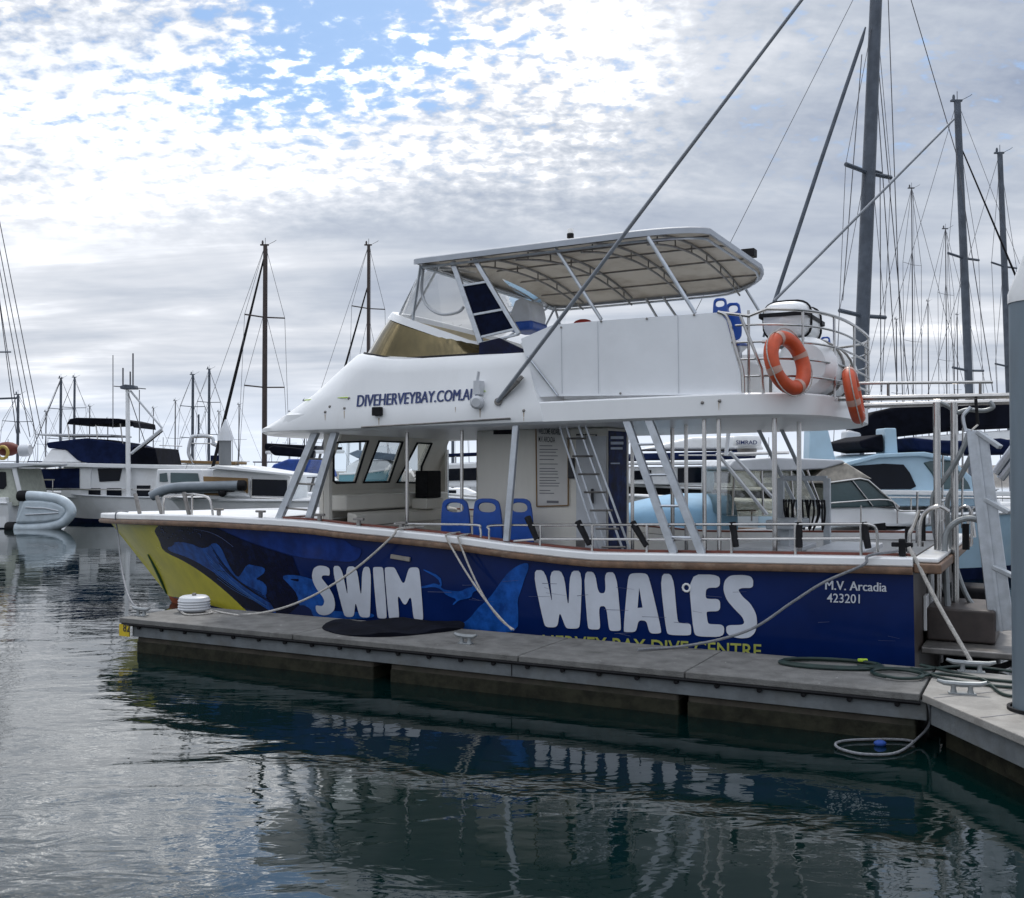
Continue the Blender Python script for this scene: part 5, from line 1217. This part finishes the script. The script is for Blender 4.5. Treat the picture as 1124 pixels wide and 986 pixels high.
P2('aerial_bracket', [(-10,437),(18,436),(18,438),(-10,439)], .5, .06, MASTG, 0)
dg = f2.root('inflatable_dinghy'); tag(dg, 'pale inflatable dinghy hoisted on edge at the stern of the left boat', 'dinghy')
D = lambda x, y, v=-.1: f2.v(x, y, v)
tubep = [(24,544.5),(40,545),(58,547),(70,551),(77,558),(77,565),(68,574),(52,578.5),(30,580),(12,580)]
MB().tube(curve([D(*p) for p in tubep], 5), [.2]*5+[.23]*40+[.2]*1, 12).build('inflated_tube', PALERIB, dg, ang=80) if False else MB().tube(curve([D(*p) for p in tubep], 5), .22, 12).build('inflated_tube', PALERIB, dg, ang=80)
MB().prism([D(x, y, -.30) for x, y in ((25,549),(42,549),(58,551),(70,556),(73,562),(66,571),(50,574),(30,575),(15,575))], (0,.3,0)).build('dinghy_floor', PALERIB, dg, .16)
for k in range(2): MB().tube([D(28,557+k*8,-.32), D(50,558+k*6,-.33), D(64,561+k*2,-.31)], .03, 6).build('keel_strake', GREYW, dg)
for x, y in ((24,544.5),(11,579)): MB().lathe([(0,0),(.2,0),(.235,.08),(.235,.38),(.22,.4)], D(x-4,y,-.1), (1,0,0), 14).build('tube_end_cap', BLACK, dg)
MB().prism([D(x, y, .2) for x, y in ((22,548),(28,549),(26,575),(16,577))], (0,.12,0)).build('dinghy_transom', PALERIB, dg, .03)
# ---- white boat with long hard top whose bow lies behind the yellow bow, and its inflatable
f3 = Fr(at_px(160, 33), 0); b3 = f3.root('hardtop_cruiser'); tag(b3, 'long white cruiser with flat hard top and tan panel behind the yellow bow', 'motor yacht')
P3 = lambda n_, pts, y0, th, m, bev=.03: prism_px(f3, b3, n_, pts, y0, th, m, bev)
hull_boat(f3, b3, f3.v(560,560,0).x, f3.v(163,548,0).x, 4.2, lambda t: 1.62-.02*t, WHITE2, bow_rake=1.6, boot=NAVYC)
P3('cabin', [(228,549),(233,516),(262,511),(318,520),(320,549)], .7, 2.8, WHITE2, .05)
P3('hard_top', [(226,514.5),(238,511),(330,521),(330,524),(260,517)], .4, 3.4, WHITE2, .03)
P3('tan_panel', [(223,523),(272,525),(272,544),(224,544)], .66, .03, TANB, .01)
for q in ([(175,520),(183,519),(184,529),(175,529)],[(187,519),(217,519.5),(219,529),(187,530)]): P3('cabin_window', q, 1.0, .03, TGLASS, .01)
P3('forward_cabin', [(170,532),(172,515),(222,515),(224,545),(170,545)], 1.04, 2.2, WHITE2, .05)
P3('cockpit_window', [(276,526),(315,527),(315,545),(276,544)], .66, .03, DGLASS, .01)
MB().tube([f3.v(276,524,.6), f3.v(276,546,.6), f3.v(316,548,.6)], .03, 6).build('cockpit_rail', STEEL, b3)
P3('windlass_cover', [(240,546),(243,538),(252,535),(266,539),(276,546)], .5, .9, WHITE2, .08)
MB().sphere(f3.v(244,541,.4), .14, 12).build('windlass_drum', BLACK, b3)
P3('deck_hatch', [(190,545),(193,541),(206,540),(208,545)], .5, .8, GREYW, .03)
ib = f3.root('inflatable_tender'); tag(ib, 'grey inflatable tender lying on the deck of the white hard top cruiser', 'dinghy')
MB().tube(curve([f3.v(x, y, .4) for x, y in ((166,545),(178,539),(195,535),(225,534),(262,533))], 5), .16, 12).build('inflated_tube', GREYRIB, ib, ang=80)
MB().tube(curve([f3.v(x, y, 1.6) for x, y in ((166,545),(178,538),(195,533),(225,532),(262,531))], 5), .16, 12).build('inflated_tube', GREYRIB, ib, ang=80)
MB().lathe([(0,0),(.14,0),(.178,.06),(.178,.25)], f3.v(270,533,.4), (-1,0,0), 14).build('tube_end_cap', BLACK, ib)
MB().prism([f3.v(x, y, .5) for x, y in ((190,537),(258,535),(258,541),(186,542))], (0,1.0,0)).build('tender_floor', GREYRIB, ib, .02)
# ---- radar arch boat in the distance
f4 = Fr(at_px(210, 62), 0); b4 = f4.root('game_boat'); tag(b4, 'distant white game boat with a tall curved tower arch', 'motor boat')
P4 = lambda n_, pts, y0, th, m, bev=.03: prism_px(f4, b4, n_, pts, y0, th, m, bev)
hull_boat(f4, b4, f4.v(262,540,0).x, f4.v(160,535,0).x, 3.6, lambda t: 1.2+.5*t*t, WHITE2, bow_rake=1.4, boot=NAVYC)
P4('cabin', [(176,528),(186,510),(214,508),(250,509),(252,528)], .5, 2.6, WHITE2, .06)
P4('cabin_top', [(184,508),(190,505),(258,507),(258,510)], .4, 2.8, TANB, .02)
for v in (.5, 2.8):
    MB().tube(curve([f4.v(x, y, v) for x, y in ((213,510),(207,498),(209,484),(213,479),(232,480),(234,488))], 5), .11, 8).build('tower_arch', GREYW, b4)
MB().tube(curve([f4.v(x, y, .6) for x, y in ((233,486),(243,492),(247,505))], 5), .16, 8).build('tower_leg', GREYW, b4)
bar_px(f4, b4, 'tower_rail', [(208,487),(235,487)], .5, .04, STEEL); bar_px(f4, b4, 'tower_rail', [(218,480),(218,455)], .9, .06, MASTG); bar_px(f4, b4, 'tower_rail', [(175,489),(200,490)], .9, .03, STEEL)
P4('tower_box', [(231,500),(241,500),(241,509),(231,509)], .8, 1.0, NAVYC, .02)
# ---- grey pile with cone cap in the distance
pb = wy(247, 540, 36); ps = empty('channel_pile', (pb.x, 36, 0)); tag(ps, 'thick grey pile with a white cone cap standing among the far boats', 'pile')
MB().lathe([(.21,-1),(.21,2.6+1.22)], (0,0,0), (0,0,1), 18).build('pile_shaft', mat('pile_dark', (.13,.14,.15), .6, streak=True), ps)
MB().lathe([(.27,3.6),(.27,3.75),(.10,4.15),(.02,4.35)], (0,0,0), (0,0,1), 18).build('pile_cap', GREYW, ps, ang=40)
# ---- blue-covered boat behind, by the forward strut ladder
f5 = Fr(at_px(310, 40), 0); b5 = f5.root('covered_yacht'); tag(b5, 'low boat under a bright blue boom tent just left of the wheelhouse', 'boat')
hull_boat(f5, b5, f5.v(420,540,0).x, f5.v(292,535,0).x, 3.0, lambda t: 1.2+.2*t*t, WHITE2, bow_rake=1.0, boot=NAVYC)
prism_px(f5, b5, 'blue_tent', [(291,522),(300,510),(316,504),(352,504),(360,524)], .3, 2.4, BLUEC, .08)
prism_px(f5, b5, 'sail_bundle', [(293,492),(300,489),(345,494),(345,503),(300,500)], 1.2, .4, BLACKC, .08)
# ---- boats seen through the wheelhouse windows
f6 = Fr(at_px(420, 38), 0); b6 = f6.root('teal_launch'); tag(b6, 'small launch with a teal hull seen through the middle wheelhouse window', 'boat')
hull_boat(f6, b6, f6.v(372,535,0).x, f6.v(440,520,0).x, 2.6, lambda t: 2.45+.3*t*t, TEAL, bow_rake=.7, zb=-.2)
prism_px(f6, b6, 'launch_cabin', [(380,512),(392,505),(425,505),(434,514),(434,522),(380,522)], .4, 1.8, WHITE2, .06)
prism_px(f6, b6, 'launch_canopy', [(382,498),(392,494),(440,499),(440,506),(392,503)], .3, 2.0, mat('slate_cover', (.12,.16,.21), .7, bump=.4), .06)
f7 = Fr(at_px(505, 30), 0); b7 = f7.root('cabin_cruiser'); tag(b7, 'white cabin cruiser seen through the open wheelhouse doorway', 'motor boat')
hull_boat(f7, b7, f7.v(600,570,0).x, f7.v(445,545,0).x, 3.4, lambda t: 1.7+.2*t*t, WHITE2, bow_rake=1.2, boot=NAVYC)
prism_px(f7, b7, 'cabin', [(455,535),(470,510),(545,506),(580,535)], .5, 2.4, WHITE2, .06)
prism_px(f7, b7, 'cabin_window', [(478,528),(486,515),(540,513),(545,527)], .46, .04, DGLASS, .01)
prism_px(f7, b7, 'canopy', [(470,499),(540,496),(540,499),(470,502)], .6, 2.2, NAVYC, .02)
for x in (486,500,530): bar_px(f7, b7, 'canopy_pole', [(x,499),(x,515)], .7, .03, STEEL)
yacht(497, 360, 58, 'yacht whose mast is hidden by the cabin and shows only through the doorway', WHITE2, MASTG, 10, 1, .18)
# ---- right hand side: cream launch with pale blue cover
f8 = Fr(at_px(745, 20), 0); b8 = f8.root('covered_launch'); tag(b8, 'cream hulled launch with brown strake under a pale blue cover behind the strut ladder', 'boat')
hull_boat(f8, b8, f8.v(905,595,0).x, f8.v(655,574,0).x, 2.4, lambda t: 1.30+.16*t*t-.0*t, CREAMH, bow_rake=1.0, stripe=WOOD, boot=REDAF)
rows = []
for i in range(15):
    t = i/14; x = lerp(f8.v(694,560,0), f8.v(812,560,0), t).x; h_ = .48+.22*math.sin(min(1, t*1.6)*math.pi/2)
    rows.append([(x, 1.2-1.05*math.cos(a)*(.75+.25*min(1, t*4)), 1.40+h_*abs(math.sin(a))**.7) for a in [math.pi*k/10 for k in range(11)]])
MB().grid(rows).poly(rows[0]).poly(rows[-1]).build('boat_cover', CLOTHB, b8, ang=70)
prism_px(f8, b8, 'hull_port', [(757,588),(789,588),(789,606),(757,606)], -.012, .02, BLACK, .004)
mb = MB().tube([f8.v(733,575,.3), f8.v(733,563,.3), f8.v(743,560,.3), f8.v(744,573,.3)], .02, 6); mb.build('grab_rail', STEEL, b8)
mb = MB().tube([f8.v(750,560.5,.3), f8.v(830,560.5,.3)], .016, 6)
for x in (781,825): mb.tube([f8.v(x,560,.3), f8.v(x,572,.3)], .016, 6)
mb.build('side_rail', STEEL, b8)
# ---- dark windowed yacht behind it
f9 = Fr(at_px(740, 33), 0); b9 = f9.root('saloon_yacht'); tag(b9, 'black hulled motor yacht with dark saloon windows beyond the pale blue cover', 'motor yacht')
P9 = lambda n_, pts, y0, th, m, bev=.03: prism_px(f9, b9, n_, pts, y0, th, m, bev)
hull_boat(f9, b9, f9.v(1000,570,0).x, f9.v(680,535,0).x, 4.4, lambda t: 1.9+.2*t*t, BLACK, bow_rake=1.6, stripe=WHITE2)
P9('saloon', [(690,532),(693,513),(830,511),(830,534)], .5, 3.4, WHITE2, .05)
for q in ([(696,517),(715,516),(715,526),(696,527)],[(744,514),(770,513),(770,530),(744,530)],[(775,514),(802,513),(802,530),(775,530)]): P9('saloon_window', q, .46, .04, DGLASS, .01)
P9('overhang', [(688,510),(690,507),(840,505),(840,510)], .2, 4.0, WHITE2, .03)
P9('upper_cover', [(690,505),(693,498),(780,496),(830,494),(830,504)], .6, 3.0, NAVYC, .06)
P9('flybridge', [(700,494),(760,480),(830,478),(840,494)], .8, 2.6, WHITE2, .1)
bar_px(f9, b9, 'flybridge_rail', [(745,500),(830,500)], .3, .03, STEEL)
MB().sphere(f9.v(778,527,-.3)+Vector((0,0,0)), .28, 14, (.65,.65,1.9)).build('hanging_fender', CLOTHB, b9)
# ---- white express cruiser with radar
fA = Fr(at_px(900, 18.6), 0); bA = fA.root('express_cruiser'); tag(bA, 'white express cruiser with grey camper covers, raked windscreen and a radar dome on its arch', 'motor yacht')
PA_ = lambda n_, pts, y0, th, m, bev=.03: prism_px(fA, bA, n_, pts, y0, th, m, bev)
hull_boat(fA, bA, fA.v(770,590,0).x, fA.v(1064,572,0).x, 3.5, lambda t: 1.22+.36*t**1.5, WHITE2, bow_rake=1.3, boot=NAVYC, stripe=GREYW, fine=2.4)
PA_('hull_window', [(955,576),(972,574),(973,583),(957,584)], .03, .04, BLACK, .004)
PA_('cabin_trunk', [(890,566),(905,557),(960,556),(1005,562),(1035,570),(1035,578),(890,578)], .45, 2.6, WHITE2, .08)
PA_('windscreen', [(902,558),(906,531),(944,526),(953,528),(985,556)], .42, 2.7, TGLASS, .03)
MB().tube([fA.v(x, y, .40) for x, y in ((903,531),(944,525.5),(953,527.5),(987,557))], .022, 6).build('windscreen_frame', STEEL, bA)
MB().tube([fA.v(x, y, .40) for x, y in ((935,527),(958,556))], .016, 6).build('windscreen_frame', STEEL, bA)
PA_('camper_top', [(800,512),(806,505),(850,502),(925,505),(929,508),(905,515),(870,517),(806,517)], .35, 2.8, GREYW, .06)
PA_('camper_screen', [(800,517),(870,517),(886,531),(902,556),(898,567),(797,567)], .40, 2.7, SMOKE, .05)
q = [(885,531),(905,514),(929,508),(958,526),(942,526),(906,531)]
PA_('front_curtain', q, .41, 2.7, mat('clear_tan_vinyl', (.46,.42,.36), .35, var=.3, scale=5), .03)
for pts in (((806,517),(804,566)),((836,517),(838,566)),((868,517),(872,566)),((886,516),(901,556))): bar_px(fA, bA, 'canopy_pole', pts, .36, .022, STEEL)
for x0, y0, x1, y1 in ((789,500,842,565),(801,496,858,557)): bar_px(fA, bA, 'arch_leg', [(x0,y0),(x1,y1)], .2, .035, GREYW)
bar_px(fA, bA, 'arch_leg', [(797,500),(800,470)], .6, .04, GREYW); bar_px(fA, bA, 'arch_bar', [(786,499),(866,497)], .7, .035, STEEL)
rd = MB().lathe([(0,0),(.18,0),(.19,.03),(.255,.055),(.27,.10),(.27,.19),(.24,.235),(.10,.255),(0,.255)], fA.v(820,492.5,1.0), (0,0,1), 26).build('radar_dome', WHITE2, bA, ang=35)
rc_ = fA.v(820,492.5,1.0)
def rad(px, py):
    d = fA.d(px, py); o = fA.c; r_ = .273
    a = d.x**2+d.y**2; b_ = 2*((o.x-rc_.x)*d.x+(o.y-rc_.y)*d.y); c_ = (o.x-rc_.x)**2+(o.y-rc_.y)**2-r_*r_
    t = (-b_-math.sqrt(max(0, b_*b_-4*a*c_)))/(2*a); return o+d*t
text_on('radar_lettering', 'SIMRAD', [(808,483.5),(831,483.5),(831,488),(808,488)], rad, NAVYTXT, rd, .012)
MB().lathe([(.17,-.10),(.19,-.02),(.19,0)], rc_, (0,0,1), 16).build('radar_mount', DSTEEL, bA)
mb = MB().tube(curve([fA.v(x, y, .3) for x, y in ((903,553),(930,551),(975,549),(985,560),(1000,561),(1040,560))], 4), .018, 6)
for x in (945,985,1020): mb.tube([fA.v(x, 555, .32), fA.v(x, 575, .32)], .014, 6)
mb.build('bow_rail', STEEL, bA)
# ---- pale blue cruiser
fB = Fr(at_px(1020, 23), 0); bB = fB.root('blue_cruiser'); tag(bB, 'pale blue motor cruiser with long dark side window, behind the stern gantry', 'motor yacht')
PB_ = lambda n_, pts, y0, th, m, bev=.03: prism_px(fB, bB, n_, pts, y0, th, m, bev)
hull_boat(fB, bB, fB.v(865,560,0).x, fB.v(1250,550,0).x, 4.2, lambda t: 1.55+.25*t*t, PALEB, bow_rake=1.4, boot=NAVYC)
PB_('cabin', [(925,556),(928,512),(965,500),(1010,498),(1045,503),(1075,530),(1100,556)], .6, 3.0, PALEB, .06)
PB_('side_window', [(932,512),(970,509),(992,510),(999,519),(1006,534),(1000,537),(955,537),(945,528)], .56, .05, DGLASS, .012)
PB_('windscreen', [(1014,508),(1022,506),(1045,506),(1063,530),(1066,537),(1030,537),(1024,521)], .57, 2.9, TGLASS, .02)
PB_('windscreen_pillar', [(1028,507),(1034,507),(1034,537),(1028,537)], .54, .05, PALEB, .01)
PB_('cabin_roof', [(922,514),(930,507),(965,498),(1015,496),(1050,503),(1050,507),(1010,501),(965,503),(930,512)], .5, 3.2, PALEB, .03)
PB_('flybridge_cover', [(1000,480),(1030,483),(1060,484),(1100,481),(1124,486),(1124,499),(1050,499),(1010,495)], .7, 2.6, NAVYC, .08)
PB_('flybridge_cover', [(943,484),(970,476),(971,497),(946,492)], .7, 2.6, BLACKC, .06)
PB_('flybridge_leg', [(889,471),(909,471),(918,507),(888,508)], .8, .5, PALEB, .03)
PB_('tower_leg', [(971,470),(984,470),(986,500),(971,498)], .8, .6, PALEB, .03)
PB_('side_deck', [(958,538),(1124,540),(1124,545),(958,543)], .3, .4, WHITE2, .02)
bar_px(fB, bB, 'deck_rail', [(962,546),(1124,547)], .2, .02, STEEL)
for x in (1000,1040,1080): bar_px(fB, bB, 'deck_rail_post', [(x,546),(x,566)], .2, .018, STEEL)
# ---- sailing catamaran with the big grey mast and black boom cover
mroot, mfr = yacht(938, -60, 27, 'large sailing yacht with thick grey mast and long black sail cover, behind the stern', WHITE2, MASTG, 14, -1, .36, lean=.72, sprd=(.345,.6), stays=((-.48,1.0),), beam=3.4, zs=1.6, furl=None)
MB().tube([mfr.v(950,30,0), mfr.v(946,44,0), mfr.v(900,180,0), mfr.v(850,332,0), mfr.v(838,370,0)], [.02,.05,.055,.055,.03], 8).build('furled_sail', MASTG, mroot)
mx = mfr.v(936,470,0)
MB().prism([mfr.v(x, y, -.28) for x, y in ((933,471),(960,452),(1000,443),(1124,440),(1150,440),(1150,468),(1050,473),(965,482),(946,488))], (0,.6,0)).build('sail_cover', BLACKC, mroot, .12)
MB().prism([mfr.v(x, y, -.2) for x, y in ((946,489),(1000,480),(1150,469),(1150,480),(1000,489),(950,496))], (0,.4,0)).build('boom', WHITE2, mroot, .06)
MB().prism([mfr.v(x, y, -.3) for x, y in ((929,472),(947,474),(944,506),(929,506))], (0,.5,0)).build('mast_wrap', GREYW, mroot, .08)
bar_px(mfr, mroot, 'lazy_line', [(952,185),(968,190)], 0, .03, MASTG)
for x0, y0, x1, y1 in ((975,0,992,470),(1000,0,1050,170),(963,60,998,440),(962,90,985,430),(946,60,925,330),(966,190,967,430),(1050,170,1090,430)): MB().tube([mfr.v(x0,y0,.4), mfr.v(x1,y1,.4)], .013, 4).build('halyard', WIRE, mroot)
yacht(1069, 108, 34, 'yacht with a slim grey mast and wind vane standing between the boom and the pile', WHITE2, MASTG, 11, 1, .26, lean=-.45, sprd=(.35,.62), stays=((-.42,1.0),(.42,1.0)), furl=(.42,.90,.18,BLACK))
yacht(1112, 166, 40, 'yacht whose mast stands nearest the right edge beside the pile', WHITE2, MASTG, 11, -1, .24, lean=-.4, sprd=(.4,.68), stays=((-.42,1.0),))
yacht(1003, 205, 60, 'yacht with a thin far mast lost in the wires right of the thick mast', WHITE2, WIRE, 11, 1, .07, sprd=(.5,.75), stays=((-.42,1.0),(.42,1.0)), cabin=False)
yacht(1040, 250, 66, 'yacht with the faint far mast just left of the slim grey mast', WHITE2, WIRE, 10, -1, .07, sprd=(.5,.75), stays=((-.42,1.0),(.42,1.0)), cabin=False)
# ---- low far boats filling the marina behind
far = [(12,100,'white'),(45,105,'navy'),(185,95,'white'),(262,100,'white'),(305,110,'navy'),(345,92,'white'),(560,100,'white'),(700,90,'navy'),(860,95,'white'),(985,100,'white')]
nm = ['far white launch low at the left edge behind the left boat','far launch with navy top left of the cruiser bow','far white launch behind the derrick','far white launch right of the cone capped pile','far launch with navy top behind the brown mast','far white launch behind the forward strut ladder','far white launch hidden behind the cabin block','far launch with navy top behind the strut ladder','far white launch under the upper deck overhang','far white launch beyond the pale blue cruiser']
for (px, dp, kind), lb_ in zip(far, nm):
    fr = Fr(at_px(px, dp), 0); r_ = fr.root('motor_launch'); tag(r_, lb_, 'motor boat', 'small motor launches far behind')
    hull_boat(fr, r_, -4.2, 4.0, 3.0, lambda t: 1.3+.5*t*t, WHITE2, y0=0, bow_rake=1.1, boot=NAVYC)
    MB().prism([(-2.6,.4,1.2),(-2.4,.4,2.6),(.6,.4,2.7),(1.8,.4,1.5)], (0,2.2,0)).build('cabin', WHITE2, r_, .1)
    MB().prism([(-2.1,.37,1.8),(-2.0,.37,2.4),(.5,.37,2.45),(1.1,.37,1.85)], (0,.02,0)).build('cabin_window', DGLASS, r_)
    MB().box((-2.8,.3,3.3), (.4,2.7,3.42)).build('canopy', WHITE2 if kind == 'white' else NAVYC, r_, .04)
    for x in (-2.6, .2): MB().tube([(x,.4,2.5),(x,.4,3.3)], .04, 6).build('canopy_pole', STEEL, r_)
    MB().tube([(-1,1.4,3.4),(-1,1.4,5.6)], .03, 5).build('aerial', WIRE, r_)
